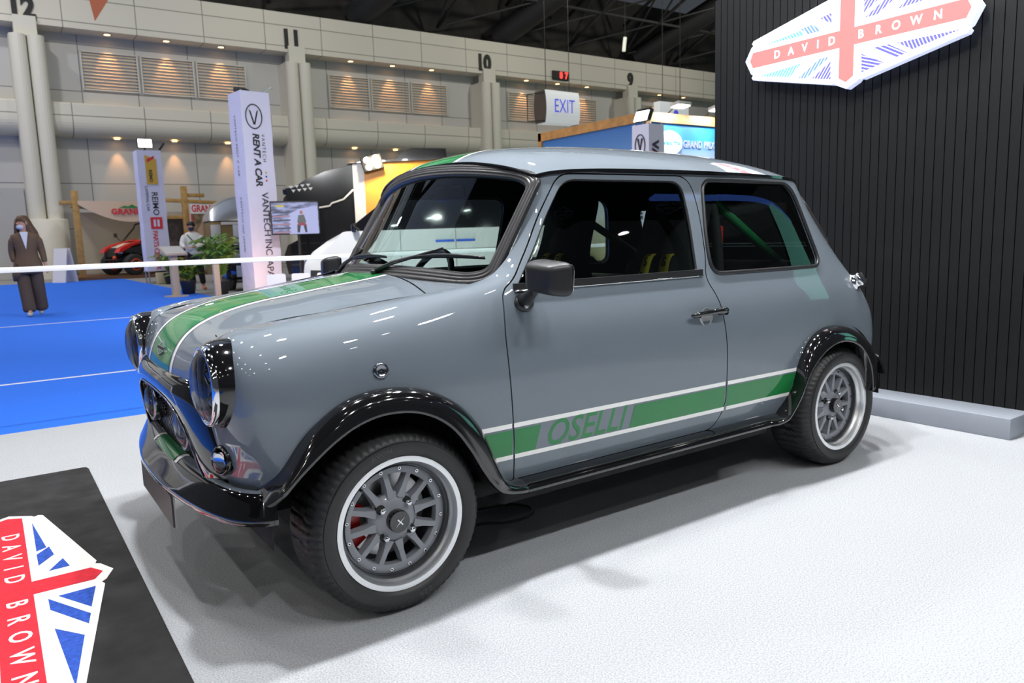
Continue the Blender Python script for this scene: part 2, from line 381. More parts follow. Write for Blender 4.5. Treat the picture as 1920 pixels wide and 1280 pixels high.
def lip(mb, m, P, poly, depth=.02, flip=1, mirror=False, both=False, off=0.):
    """turned-in edge along a closed outline"""
    q = np.array(dense(poly, .1)); k = (q[:, 0] >= -1e-6) & (q[:, 0] <= P.nu-1+1e-6) & (q[:, 1] >= -1e-6) & (q[:, 1] <= P.nv-1+1e-6)
    p = P.ev(q[:, 0], q[:, 1]); n = P.nrm(q[:, 0], q[:, 1], flip); a = p+n*off; b = p-n*depth; L = len(q)
    F = [(i, (i+1) % L, L+(i+1) % L, L+i) for i in range(L) if k[i] and k[(i+1) % L]]
    V = np.concatenate([a, b])
    if not mirror or both: mb.add(V, F, m, False)
    if mirror or both: mb.add(V*MY, [f[::-1] for f in F], m, False)
SX = lambda pts, rng=None: [tuple(q) for q in SIDE.inv([0, 2], pts, rng)]
def onside(pts, off=0.):
    q = SIDE.inv([0, 2], pts); return SIDE.ev(q[:, 0], q[:, 1])+SIDE.nrm(q[:, 0], q[:, 1])*off
def offset_uv(poly, P, d):
    """grow (d>0) or shrink a parameter outline by d metres on the patch"""
    q = np.array(poly); p = P.ev(q[:, 0], q[:, 1]); t = np.roll(p, -1, 0)-np.roll(p, 1, 0); n = P.nrm(q[:, 0], q[:, 1]); o = np.cross(t, n); o /= np.linalg.norm(o, axis=1)[:, None]
    a = np.sum(q[:, 0]*np.roll(q[:, 1], -1)-np.roll(q[:, 0], -1)*q[:, 1]); s = d if a > 0 else -d
    e = 1e-3; du = (P.ev(q[:, 0]+e, q[:, 1])-P.ev(q[:, 0]-e, q[:, 1]))/(2*e); dv = (P.ev(q[:, 0], q[:, 1]+e)-P.ev(q[:, 0], q[:, 1]-e))/(2*e)
    r = []
    for i in range(len(q)):
        J = np.stack([du[i], dv[i]], 1); r.append(q[i]+np.linalg.lstsq(J, o[i]*s, rcond=None)[0])
    return [tuple(x) for x in r]
# ---------------------------------------------------------------- outlines on the flank, as (x, z)
DOOR = rounded([(-.385, .283), (-.362, .60), (-.357, .73), (-.372, .845), (-.43, .878), (-.51, .975), (-.59, 1.098), (-.668, 1.194), (-1.262, 1.194), (-1.277, 1.06), (-1.262, .90), (-1.240, .835), (-1.285, .755), (-1.305, .64), (-1.312, .50), (-1.318, .36), (-1.268, .283)], [.01, .1, .08, .03, .05, .08, .08, .05, .075, .08, .06, .06, .06, .1, .1, .08, .05])
DWIN = rounded([(-.435, .862), (-.53, .975), (-.605, 1.085), (-.682, 1.176), (-1.218, 1.176), (-1.222, 1.04), (-1.208, .862)], [.01, .1, .1, .05, .055, .1, .012])
QWIN = rounded([(-1.276, .846), (-1.283, .98), (-1.325, 1.180), (-1.860, 1.176), (-1.905, 1.02), (-1.950, .842)], [.055, .12, .05, .075, .15, .06])
DOORU = SX(dense(DOOR, .02)); DWINU = SX(dense(DWIN, .02)); QWINU = SX(dense(QWIN, .02))
FB = [(.350, .388), (.332, .418), (.304, .451), (.258, .519), (.209, .565), (.142, .606), (.067, .624), (-.023, .621), (-.105, .598), (-.177, .556), (-.229, .505), (-.267, .447), (-.299, .375), (-.324, .325), (-.357, .297), (-.402, .284)]
FL = [(.352, .380), (.340, .398), (.319, .428), (.262, .478), (.193, .528), (.129, .560), (.058, .576), (-.026, .570), (-.096, .543), (-.154, .498), (-.202, .433), (-.239, .369), (-.271, .322), (-.305, .290), (-.350, .274), (-.402, .266)]
RB = [(-1.541, .284), (-1.605, .283), (-1.653, .287), (-1.702, .319), (-1.721, .408), (-1.740, .476), (-1.778, .533), (-1.837, .577), (-1.927, .600), (-2.036, .594), (-2.13, .563), (-2.232, .508), (-2.285, .445), (-2.305, .385), (-2.300, .33)]
RL = [(-1.541, .266), (-1.585, .270), (-1.625, .290), (-1.680, .346), (-1.712, .394), (-1.735, .432), (-1.782, .480), (-1.858, .526), (-1.941, .547), (-2.017, .542), (-2.092, .514), (-2.150, .464), (-2.191, .403), (-2.210, .355), (-2.222, .30)]
def archhole(B):
    q = SX(catmull(B[1:-1], 3)); return [(q[0][0], -.6)]+q+[(q[-1][0], -.6)]
FA = archhole([(x, z-.012) for x, z in FB]); RA = archhole([(x, z-.012) for x, z in RB])
NU, NV = SIDE.nu-1, SIDE.nv-1
RWIN = [(NU+.6, 6.5), (NU+.6, 7.62)]+[(x, y) for x, y in rounded([(NU, 7.62), (24.55, 7.60), (24.35, 6.5), (NU, 6.5)], [0, .35, .35, 0])]
DOM = [(0, 0), (NU, 0), (NU, NV), (0, NV)]
# ================================================================= the car
car = thing('car', 'slate grey classic two-door car with green and white stripes parked on the pale booth carpet', 'car')
shell = MB()
add_trim(shell, PAINT, SIDE, DOM, [offset_uv(DOORU, SIDE, .0022), QWINU, FA, RA, RWIN], both=True)
for h in (QWINU, RWIN): lip(shell, PAINT, SIDE, h, .022, both=True)
lip(shell, DARK, SIDE, offset_uv(DOORU, SIDE, .0022), .03, both=True)
# scuttle between bonnet and windscreen
a = np.linspace(0, 1, 25); sv = []
for t in a:
    y = .560*t; b = HOOD.ev(np.array([0.]), np.array([3+3*min(1, y/.556)]))[0]; s = screen(np.array([.570*t]), np.array([-.03+.05*t**4]))[0]; sv.append((b, s))
for sgn in (1, -1):
    V = []; F = []; K = 5
    for b, s in sv:
        for k in range(K+1):
            w = k/K; p = b*(1-w)+s*w; V.append((p[0], p[1]*sgn, p[2]+.004*math.sin(math.pi*w)*0))
    for i in range(len(sv)-1):
        for k in range(K):
            f = (i*(K+1)+k, i*(K+1)+k+1, (i+1)*(K+1)+k+1, (i+1)*(K+1)+k); F.append(f[::-1] if sgn > 0 else f)
    shell.add(V, F, PAINT, True)
body_shell = shell.build('body_shell', car)
# bonnet
HU, HV = HOOD.nu-1, HOOD.nv-1
HDOM = [(.06, .035), (HU, .035), (HU, HV-.035), (.06, HV-.035)]
b = MB(); add_trim(b, PAINT, HOOD, HDOM, g=(.2, .12)); lip(b, PAINT, HOOD, HDOM, .016); bonnet = b.build('bonnet', car)
b = MB(); add_trim(b, DARK, HOOD, [(0, 0), (HU, 0), (HU, HV), (0, HV)], g=(.4, .25), off=-.014); add_trim(b, DARK, SIDE, DOM, [offset_uv(DWINU, SIDE, .012), offset_uv(QWINU, SIDE, .006), FA, RA, RWIN], both=True, off=-.028, g=(.3, .3))
add_trim(b, DARK, ROOF, [(.1, .1), (ROOF.nu-1.1, .1), (ROOF.nu-1.1, 9.9), (.1, 9.9)], off=-.03, flip=-1, g=(.3, .3))
b.box((-.30, 0, .56), (.03, 1.2, .50), DARK); b.box((-1.15, 0, .26), (2.0, 1.24, .05), DARK)
b.build('cabin_lining', car)
def strip(mb, m, P, us, vlo, vhi, off, flip=1, n=3):
    V = []; F = []; N = []
    for u in us:
        v = np.linspace(vlo(u), vhi(u), n+1); uu = np.full(n+1, u); p = P.ev(uu, v); q = P.nrm(uu, v, flip); V += list(p+q*off); N += list(q)
    for i in range(len(us)-1):
        for k in range(n):
            f = (i*(n+1)+k, (i+1)*(n+1)+k, (i+1)*(n+1)+k+1, i*(n+1)+k+1); F.append(f if flip > 0 else f[::-1])
    mb.add(V, F, m, True, N=N)
hv = lambda y: (lambda u: 3+3*y/P1(u))
P1 = lambda u: HOOD.ev(np.array([u]), np.array([6.]))[0][1]
us = np.linspace(.1, HU, 60)
b = MB(); strip(b, GREEN, HOOD, us, hv(-.138), hv(.138), .0008, n=12); tag(b.build('bonnet_stripe', bonnet), 'broad green centre stripe')
for s in (1, -1):
    b = MB(); strip(b, WHITE, HOOD, us, hv(s*.163 - .011), hv(s*.163+.011), .0009); tag(b.build('bonnet_pinstripe', bonnet), 'white line beside the green stripe')
# roof
b = MB(); RU, RV = ROOF.nu-1, ROOF.nv-1; RD = [(0, 0), (RU, 0), (RU, RV), (0, RV)]
add_trim(b, PAINT, ROOF, RD, flip=-1, g=(.16, .16)); lip(b, PAINT, ROOF, RD, .02, flip=-1); roof = b.build('roof', car)
rv = lambda y: (lambda u: 5+4*y/ROOF.ev(np.array([u]), np.array([10.]))[0][1])
us = np.linspace(.02, RU-.02, 60)
b = MB(); strip(b, GREEN, ROOF, us, rv(-.138), rv(.138), .0008, -1, 10); tag(b.build('roof_stripe', roof), 'broad green centre stripe')
for s in (1, -1):
    b = MB(); strip(b, WHITE, ROOF, us, rv(s*.163-.011), rv(s*.163+.011), .0009, -1); tag(b.build('roof_pinstripe', roof), 'white line beside the green stripe')
# rain gutter round the roof edge
gp = [ROOF.ev(np.array([u]), np.array([10.]))[0] for u in np.linspace(.0, RU, 60)]
gf = [ROOF.ev(np.array([0.]), np.array([v]))[0] for v in np.linspace(0, 10, 40)]
gr = [ROOF.ev(np.array([RU]), np.array([v]))[0] for v in np.linspace(10, 0, 40)]
rs_ = [1.]*len(gp)+[1.]*(len(gr)-2)+[1.]*len(gp)+[.55]*(len(gf)-2)
loop = [p+np.array([0, .006, -.004]) for p in gp]+[p+np.array([-.006, 0, -.004]) for p in gr[1:-1]]+[p*MY+np.array([0, -.006, -.004]) for p in gp[::-1]]+[p+np.array([.006, 0, -.004]) for p in gf[1:-1]]
b = MB(); b.tube(loop, rs_, GLOSS, closed=True, up=(0, 0, 1), sec=[(.003, .008), (.003, -.006), (-.007, -.006), (-.007, .008)]); b.build('rain_gutter', car, auto=40)
# doors
for s in (1, -1):
    d = MB(); inn = offset_uv(DOORU, SIDE, -.0022)
    add_trim(d, PAINT, SIDE, inn, [DWINU], mirror=(s < 0)); lip(d, PAINT, SIDE, inn, .025, mirror=(s < 0)); lip(d, PAINT, SIDE, DWINU, .02, mirror=(s < 0))
    door = d.build('door', car)
    g = MB(); add_trim(g, GLASS, SIDE, offset_uv(DWINU, SIDE, .004), mirror=(s < 0), off=-.012, g=(.3, .3)); g.build('door_window', door)
    p = SIDE.ev(*np.array(DWINU).T)-SIDE.nrm(*np.array(DWINU).T)*.006
    g = MB(); g.tube(p*(MY if s < 0 else 1), .0045, DARK, closed=True, n=8); g.build('window_seal', door)
    q = onside([(x, .853) for x in np.linspace(-.415, -1.225, 24)], .004)
    g = MB(); g.tube(q*(MY if s < 0 else 1), 1., SATIN, up=(0, 0, 1), sec=[(.011, .004), (.011, -.004), (-.011, -.004), (-.011, .004)]); w = g.build('waist_trim', door, auto=30)
    q2 = onside([(x, .8415) for x in np.linspace(-.415, -1.225, 24)], .006)
    g = MB(); g.tube(q2*(MY if s < 0 else 1), .0028, CHROME, n=8); tag(g.build('trim_bead', w), 'bright thin bead')
    # handle: dished bowl, chrome push-button lever
    hp = onside([(-1.205, .700)])[0]; hn = SIDE.nrm(*SX([(-1.205, .700)])[0])
    M = frame(hp, (-1, 0, 0), (0, 0, 1), hn)
    if s < 0: M = Matrix.Diagonal((1, -1, 1, 1)) @ M
    g = MB(); g.lathe([(.0, .0015), (.022, .0015), (.030, .003), (.034, .0012)], STEEL, M @ Matrix.Translation((.0, .0, 0)), n=32)
    g.tube([M @ Vector((x, .012+.006*math.sin((x+.09)*9), .020+.012*math.sin((x+.09)/.185*math.pi))) for x in np.linspace(-.095, .088, 14)], [.004]+[.0085]*4+[.0095]*5+[.012, .013, .012, .008], GLOSS, n=12)
    g.cyl(M @ Vector((.070, .014, 0)), M @ Vector((.070, .014, .030)), .014, GLOSS); g.cyl(M @ Vector((-.06, .010, 0)), M @ Vector((-.06, .010, .026)), .009, GLOSS)
    h = g.build('door_handle', door); tag(h, 'black lever over a chrome bowl')
# quarter windows, rear window
for s in (1, -1):
    g = MB(); add_trim(g, GLASS, SIDE, offset_uv(QWINU, SIDE, .004), mirror=(s < 0), off=-.010, g=(.3, .3)); qg = g.build('quarter_window', car)
    p = SIDE.ev(*np.array(QWINU).T)+SIDE.nrm(*np.array(QWINU).T)*.001
    g = MB(); g.tube(p*(MY if s < 0 else 1), .0075, SATIN, closed=True, n=10); g.build('window_seal', qg)
g = MB(); add_trim(g, GLASS, SIDE, [(u, v) for u, v in RWIN if u <= NU], both=True, off=-.01, g=(.3, .3)); rg = g.build('rear_window', car)
p = np.array([(u, v) for u, v in dense([q for q in RWIN if q[0] <= NU+1e-6], .1, closed=False)]); p = SIDE.ev(p[:, 0], p[:, 1])
g = MB(); g.tube(list(p)+list((p*MY)[::-1]), .011, RUBBER, closed=True); g.build('window_seal', rg)
# windscreen with its broad ribbed seal
def ys_loop(yb, yt, s0, s1, r):
    return [np.array(p) for p in dense(rounded([(yb, s0), (yt, s1), (-yt, s1), (-yb, s0)], [r*1.1, r, r, r*1.1], 8), .03)]
def scr(y, s, off=0.):
    p = screen(np.array([y]), np.array([s]))[0]; e = 1e-3; n = np.cross(screen(np.array([y+e]), np.array([s]))[0]-p, screen(np.array([y]), np.array([s+e]))[0]-p); return p+n/np.linalg.norm(n)*off
V = []; F = []; n1, n2 = 41, 15
for i in range(n1):
    for k in range(n2):
        s = .02+.98*k/(n2-1); V.append(scr(-.545+1.09*i/(n1-1), s, -.004))
for i in range(n1-1):
    for k in range(n2-1): F.append((i*n2+k, (i+1)*n2+k, (i+1)*n2+k+1, i*n2+k+1))
g = MB(); g.add(V, F, SCRG, True); wsn = g.build('windscreen', car)
bend = lambda L: [np.array([p[0], p[1]+.105*(p[0]/.55)**2*max(0., p[1])]) for p in L]
A_ = rounded([(.572, -.05), (.566, .968), (-.566, .968), (-.572, -.05)], [.14, .10, .10, .14], 10); B_ = rounded([(.528, .075), (.525, .875), (-.525, .875), (-.528, .075)], [.10, .08, .08, .10], 10); lo, li = [], []
for i in range(len(A_)):
    j = (i+1) % len(A_); m = max(1, int(np.ceil(np.linalg.norm(A_[j]-A_[i])/.05)))
    for t in range(m): lo.append(A_[i]+(A_[j]-A_[i])*t/m); li.append(B_[i]+(B_[j]-B_[i])*t/m)
lo, li = bend(lo), bend(li)
ring = []
for w, h in ((0, .000), (.02, .012), (.16, .016), (.30, .016), (.34, .0125), (.38, .016), (.52, .0165), (.56, .0125), (.60, .016), (.76, .0145), (.80, .010), (.84, .012), (1., .002), (1., -.006)):
    L = [np.array(a)*(1-w)+np.array(c)*w for a, c in zip(lo, li)]; ring.append([scr(p[0], p[1], h) for p in L])
V = [p for r in ring for p in r]; k = len(lo); F = []
for i in range(len(ring)-1):
    for j in range(k): F.append((i*k+j, i*k+(j+1) % k, (i+1)*k+(j+1) % k, (i+1)*k+j))
g = MB(); g.add(V, F, RUBBER, True); g.build('windscreen_seal', wsn)
# wipers
def wiper(y0, s0, tip, b0, b1, nm='wiper'):
    r = empty(nm); r.parent = car
    base = scr(y0, s0, .0)+np.array([.012, 0, -.008]); t = scr(*tip, .022)
    g = MB(); g.cyl(base, base+np.array([.008, 0, .026]), .010, SATIN, .008); g.box(base+np.array([.003, 0, .026]), (.026, .022, .014), SATIN, .004)
    mid = base*.72+t*.28+np.array([.004, 0, .028]); g.tube([base+np.array([.003, 0, .028]), mid, base*.35+t*.65+np.array([.003, 0, .012]), t], [.008, .0075, .005, .004], SATIN, n=8); g.build('wiper_arm', r)
    g = MB(); P = [scr(b0[0]+(b1[0]-b0[0])*w, b0[1]+(b1[1]-b0[1])*w, .014) for w in np.linspace(0, 1, 16)]
    g.tube(P, 1., RUBBER, up=(1, 0, 1), sec=[(.005, .003), (.005, -.003), (-.005, -.0015), (-.005, .0015)])
    Q = [scr(b0[0]+(b1[0]-b0[0])*w, b0[1]+(b1[1]-b0[1])*w, .018+.008*math.sin(math.pi*w)) for w in np.linspace(.06, .94, 14)]; g.tube(Q, [.003]*4+[.0045]*6+[.003]*4, SATIN, n=8); g.build('wiper_blade', r)
wiper(.085, -.035, (.353, .235), (.235, .135), (.512, .215)); wiper(-.40, -.03, (-.135, .185), (-.235, .115), (.085, .125))
# ---------------------------------------------------------------- bright lines and letters on the flank
DV = lambda z: (lambda u: SIDE.inv([0, 2], [(XU(u), z)])[0][1])
def flank(parent, name, m, x0, x1, zl, zh, s, label=None, sl=0., sh=0.):
    """band on the flank between two straight lines, from x0 to x1 (zl, zh: z at x=-.26 and at x=-1.74)"""
    zz = lambda zp, x: zp[0]+(zp[1]-zp[0])*(x+.26)/(-1.48); n = max(2, int(abs(x1-x0)/.03)); g = MB(); V = []; N = []; F = []; K = 4
    for i in range(n+1):
        w = i/n
        for k in range(K+1):
            c = k/K; x = x0+(x1-x0)*w; x += (sl if w == 0 else 0)*c+(sh if w == 1 else 0)*c; z = zz(zl, x)*(1-c)+zz(zh, x)*c; V.append((x, z))
    q = SIDE.inv([0, 2], V); P = SIDE.ev(q[:, 0], q[:, 1]); Nn = SIDE.nrm(q[:, 0], q[:, 1]); P = P+Nn*.0009
    for i in range(n):
        for k in range(K):
            f = (i*(K+1)+k, (i+1)*(K+1)+k, (i+1)*(K+1)+k+1, i*(K+1)+k+1); F.append(f if s > 0 else f[::-1])
    if s < 0: P = P*MY; Nn = Nn*MY
    g.add(P, F, m, True, N=Nn); return tag(g.build(name, parent), label)
doors = [o for o in car.children if o.name.startswith('door')]
U_, L_, GA, GB = (.464, .456), (.353, .346), (.444, .437), (.367, .360)
up2 = lambda t, w: (t[0]-w, t[1]-w)
for d, s in zip(doors, (1, -1)):
    for x0, x1, par in ((-.262, -.3665, body_shell), (-.3735, -1.306, d), (-1.3185, -1.728, body_shell)):
        flank(par, 'white_line', WHITE, x0, x1, up2(U_, .014), U_, s, 'white line')
    for x0, x1, par in ((-.315, -.3745, body_shell), (-.3815, -1.3125, d), (-1.325, -1.700, body_shell)):
        flank(par, 'white_line', WHITE, x0, x1, L_, up2(L_, -.014), s, 'white line')
    flank(par, 'green_band', GREEN, -.292, -.3705, GB, GA, s, 'green band', sl=.02); flank(body_shell, 'green_band', GREEN, -1.3205, -1.706, GB, GA, s, 'green band', sh=-.02)
    flank(d, 'green_band', GREEN, -.378, -.455, GB, GA, s, 'green band', sh=-.018); flank(d, 'green_band', GREEN, -.84, -1.3085, GB, GA, s, 'green band', sl=-.018)
    V, F = text_mesh('OSELLI', .112, bold=.0012, shear=.28, spacing=1.02)
    lo_ = min(v.x for v in V); wd = max(v.x for v in V)-lo_; V2 = []
    # nose of the letters points forward: on the near side the words run from front to back
    for v in V:
        a = (v.x-lo_)/wd; x = -.502-.325*a if s > 0 else -.827+.325*a; V2.append((x, .4035+v.y*.98*.085/.082))
    q = SIDE.inv([0, 2], V2); P = SIDE.ev(q[:, 0], q[:, 1])+SIDE.nrm(q[:, 0], q[:, 1])*.0009; Nn = SIDE.nrm(q[:, 0], q[:, 1])
    if s < 0: P = P*MY; Nn = Nn*MY
    g = MB(); g.add(P, F, GREEN, True, N=Nn); tag(g.build('lettering', d), 'green OSELLI letters')
# ---------------------------------------------------------------- flares and sill
def flare(name, B, L, yl, lipd=.011):
    B3 = onside(B); tg = np.gradient(np.array(L), axis=0); tg /= np.linalg.norm(tg, axis=1)[:, None]; d = np.stack([-tg[:, 1], tg[:, 0]], 1)
    for s in (1, -1):
        V = []; F = []
        for i in range(len(B)):
            b3 = B3[i]; l3 = np.array([L[i][0], yl[i], L[i][1]]); dd = np.array([d[i][0], 0, d[i][1]]); row = [b3-np.array([0, .01, 0])]
            for t in np.linspace(0, math.pi/2, 9):
                w = 1-math.cos(t); p = b3+(l3-b3)*w; p[1] = b3[1]+.002+(yl[i]-b3[1]-.002)*math.sin(t)**.9; row.append(p)
            row += [l3+dd*.003+[0, .0015, 0], l3+dd*(lipd-.003)+[0, .0015, 0], l3+dd*lipd, l3+dd*(lipd+.001)-[0, .075, 0]]
            V += [p*(MY if s < 0 else 1) for p in row]; k = len(row)
        for i in range(len(B)-1):
            for q in range(k-1):
                f = (i*k+q, i*k+q+1, (i+1)*k+q+1, (i+1)*k+q); F.append(f if s > 0 else f[::-1])
        g = MB(); g.add(V, F, GLOSS, True)
        nb = 4*(1)
        g.build(name, car, auto=50)
cm = lambda L, n=4: [tuple(p) for p in catmull(L, n)]
yf = lambda n, a, b: list(np.interp(np.arange(n), [0, n*.12, n*.82, n-1], [a, .747, .745, b]))
fb, fl = cm(FB), cm(FL); flare('wheel_arch_flare', fb, fl, yf(len(fb), .690, .722))
rb, rl = cm(RB), cm(RL); flare('wheel_arch_flare', rb, rl, yf(len(rb), .722, .735))
xs = np.linspace(-.402, -1.541, 24); flare('sill_trim', [(x, .284) for x in xs], [(x, .266) for x in xs], [.722]*24, .012)
# wheel wells and floor pan
for s in (1, -1):
    for cx in (0, -2.036):
        g = MB(); M = Matrix.Translation((cx, s*.40, .262)) @ Matrix.Rotation(R_(-90)*s, 4, 'X')
        g.lathe([(.0, 0), (.335, 0), (.335, .272)], DARK, M, n=40, arc=(R_(-181), R_(1)) if s > 0 else (R_(-1), R_(181))); g.build('wheel_well', car)
g = MB(); g.box((-1.03, 0, .215), (1.30, 1.22, .07), DARK, .02); g.box((-1.02, 0, .20), (2.4, .70, .10), DARK, .03); g.box((.22, 0, .34), (.30, .76, .16), DARK, .04); g.box((-2.34, 0, .36), (.26, .96, .10), DARK, .03); g.build('floor_pan', car)
# ---------------------------------------------------------------- wheels
def make_wheel():
    """axis along +y, outer side at y=0 (rim lip), centre at the origin"""
    Mz = Matrix.Rotation(R_(-90), 4, 'X')      # local z -> +y
    t = MB(); rows = [(.183, -.004), (.188, .004), (.197, .009), (.210, .012), (.222, .010), (.2235, .006), (.226, .006), (.236, -.002), (.2435, -.012), (.2485, -.022), (.2515, -.034), (.2525, -.052), (.2525, -.064), (.2525, -.070), (.2525, -.094), (.2525, -.100), (.2525, -.124), (.2525, -.130), (.2525, -.150), (.249, -.166), (.240, -.182), (.222, -.194), (.200, -.190), (.183, -.180)]
    n = 288; V = []; F = []; k = len(rows)
    for i in range(n):
        a = 2*math.pi*i/n
        for q, (r, h) in enumerate(rows):
            if q in (13, 15): r -= .0065 if q in (13,) else .0065
            gi = (i+q//3) % 4
            if 7 <= q <= 11 and gi == 0: r -= .0045
            if q in (12, 14, 16, 17, 18, 19) and (i+2) % 6 == 0: r -= .005
            V.append((r*math.cos(a), h, r*math.sin(a)))
    for i in range(n):
        j = (i+1) % n
        for q in range(k-1): F.append((i*k+q, j*k+q, j*k+q+1, i*k+q+1))
    t.add(V, F, TYREM, True)
    for word, c in (('AVON', 75), ('ZZR', 255)):
        Vt, Ft = text_mesh(word, .020, bold=.0004, spacing=1.15); L = []
        for v in Vt:
            a = R_(c)+v.x/.209; r = .209+v.y*.9; L.append((r*math.cos(a), .0125, r*math.sin(a)))
        t.add(L, [f[::-1] for f in Ft], mat('moulded_letters', (.05, .05, .05), .4), False)
    r = MB()
    r.lathe([(.184, -.012), (.1855, -.002), (.184, .002), (.178, .0025), (.170, .0015), (.1675, -.003), (.1655, -.012), (.163, -.020), (.1595, -.024), (.1585, -.030), (.157, -.046), (.155, -.050)], ALU, Mz, n=96)
    r.lathe([(.150, -.03), (.150, -.16), (.165, -.175)], mat('dark_barrel', (.10, .10, .105), .4, .8), Mz, n=64)
    c = MB()
    c.lathe([(.156, -.052), (.156, -.046), (.152, -.0445), (.132, -.0445), (.128, -.047), (.1265, -.062), (.130, -.075)], RIMG, Mz, n=96)
    c.lathe([(.0, -.036), (.034, -.036), (.048, -.039), (.064, -.046), (.074, -.058), (.070, -.08), (.0, -.085)], RIMG, Mz, n=48)
    for i in range(12):
        a = R_(66+60*(i//2)+(14 if i % 2 else -14)); ai = R_(66+60*(i//2)+(18 if i % 2 else -18)); e = Vector((math.cos(a), 0, math.sin(a))); p0 = Vector((math.cos(ai), 0, math.sin(ai)))*.060; p1 = e*.134; d = (p1-p0).normalized(); sd = d.cross(Vector((0, 1, 0)))
        sec = [(p0, .0150, -.042, .030), (p0*.55+p1*.45, .0092, -.044, .026), (p1, .0088, -.0455, .022)]; V = []
        for p, w, top, th in sec: V += [p+sd*w*.8+Vector((0, top, 0)), p-sd*w*.8+Vector((0, top, 0)), p-sd*w*1.15+Vector((0, top-th, 0)), p+sd*w*1.15+Vector((0, top-th, 0))]
        F = [];
        for j in range(2):
            for q in range(4): F.append((j*4+q, j*4+(q+1) % 4, j*4+4+(q+1) % 4, j*4+4+q))
        c.add(V, F, RIMG, False)
    bo = []
    for i in range(16):
        m = MB(); bo.append(m); a = 2*math.pi*(i+.35)/16; p = Vector((math.cos(a)*.1405, -.0445, math.sin(a)*.1405)); m.cyl(p, p+Vector((0, .0035, 0)), .0046, CHROME, n=10); m.cyl(p+Vector((0, .0034, 0)), p+Vector((0, .0042, 0)), .0024, DARK, n=8)
    nuts = []
    for i in range(4):
        a = R_(40+90*i); p = Vector((math.cos(a)*.0555, -.056, math.sin(a)*.0555)); m = MB(); m.cyl(p, p+Vector((0, .016, 0)), .0135, DARK, n=16); m.cyl(p, p+Vector((0, .032, 0)), .0085, CHROME, n=6, smooth=False); m.sphere(p+Vector((0, .032, 0)), .0075, CHROME, (1, .5, 1), 12, 8); nuts.append(m)
    cap = MB(); cap.lathe([(.031, -.045), (.031, -.018), (.029, -.014), (.0, -.0135)], GLOSS, Mz, n=40)
    M = frame((0, -.0128, 0), (math.cos(R_(-42)), 0, math.sin(R_(-42))), (math.cos(R_(48)), 0, math.sin(R_(48))), (0, 1, 0))
    cap.prism([(-.019, 0), (0, .0011), (.019, 0), (0, -.0011)], .0006, CHROME, M); cap.prism([(-.0016, -.011), (.0016, -.011), (.0016, .011), (-.0016, .011)], .0007, CHROME, M)
    br = MB(); br.lathe([(.05, -.105), (.118, -.105), (.118, -.118), (.05, -.118)], STEEL, Mz, n=48)
    ca = MB(); V = []
    ca.lathe([(.085, -.085), (.127, -.085), (.127, -.135), (.085, -.135)], REDC, Mz @ Matrix.Rotation(0, 4, 'Z'), n=10, arc=(R_(-30), R_(35)), close=True)
    vv = MB(); p = Vector((.118*math.cos(R_(47)), -.03, .118*math.sin(R_(47)))); vv.cyl(p*1.27+Vector((0, -.015, 0)), p*1.22+Vector((0, .012, 0)), .004, DARK, n=8)
    return t, r, c, bo, nuts, cap, br, ca, vv
parts = make_wheel(); wheels = []
def wheel(loc, s, rot):
    w = empty('wheel'); w.parent = car; w.location = loc; w.rotation_euler = (0, 0, 0) if s > 0 else (0, 0, math.pi)
    def pb(nm, m, lab=None, spin=True):
        if wheels:
            src = [c for c in wheels[0].children if c.name.split('.')[0] == nm]; k = sum(1 for c in w.children if c.name.split('.')[0] == nm); o = src[k].copy(); COL.objects.link(o); o.parent = w
        else: o = m.build(nm, w, auto=45); tag(o, lab)
        if spin: o.rotation_euler = (0, rot, 0)
    t, r, c, bo, nuts, cap, br, ca, vv = parts
    pb('tyre', t, 'black low-profile tyre'); pb('rim_barrel', r, 'bright machined rim lip'); pb('rim_centre', c, 'grey twelve-spoke wheel centre'); 
    for m in bo: pb('rim_bolt', m)
    for m in nuts: pb('wheel_nut', m, 'chrome nut')
    pb('centre_cap', cap, 'black cap with a silver cross'); pb('brake_disc', br); pb('brake_caliper', ca, 'red caliper', False); pb('tyre_valve', vv)
    wheels.append(w); return w
wheel((0, .70, .2525), 1, 0); wheel((-2.036, .70, .2525), 1, R_(14)); wheel((0, -.70, .2525), -1, 0); wheel((-2.036, -.70, .2525), -1, 0)
# ---------------------------------------------------------------- front end
def face_x(M, p): return M @ Vector(p)
for s in (1, -1):
    r = empty('headlamp', (.0, 0, 0)); r.parent = car; r.location = (.424, s*.518, .660)
    Mx = Matrix.Rotation(R_(90), 4, 'Y')      # local z -> +x
    g = MB(); g.lathe([(.112, -.10), (.1135, -.05), (.112, -.026), (.107, -.010), (.103, -.004)], GLOSS, Mx, n=64); tag(g.build('lamp_bucket', r), 'gloss black surround')
    g = MB(); g.lathe([(.1035, -.010), (.1035, .000), (.1005, .007), (.096, .010), (.0915, .008), (.0885, .001)], CHROME, Mx, n=64); g.build('lamp_rim', r)
    g = MB(); g.lathe([(.0895, .003), (.085, .011), (.070, .022), (.050, .030), (.025, .0345), (.0, .036)], CLEAR, Mx, n=48); g.build('lamp_lens', r)
    g = MB(); g.lathe([(.088, .000), (.078, -.012), (.070, -.030), (.0, -.040)], mat('reflector_silver', (.85, .86, .9), .28, .35), Mx, n=48)
    g.lathe([(.030, -.030), (.032, -.006), (.026, -.002), (.0, .004)], GLOSS, Mx @ Matrix.Translation((-.030, 0, 0)), n=24)
    g.lathe([(.024, -.030), (.026, -.006), (.020, -.002), (.0, .004)], GLOSS, Mx @ Matrix.Translation((.038, .012, 0)), n=24)
    g.lathe([(.088, .0015), (.078, .0030), (.076, -.004)], mat('lamp_ring_white', (.85, .86, .9), .3), Mx, n=48); g.build('reflector', r)
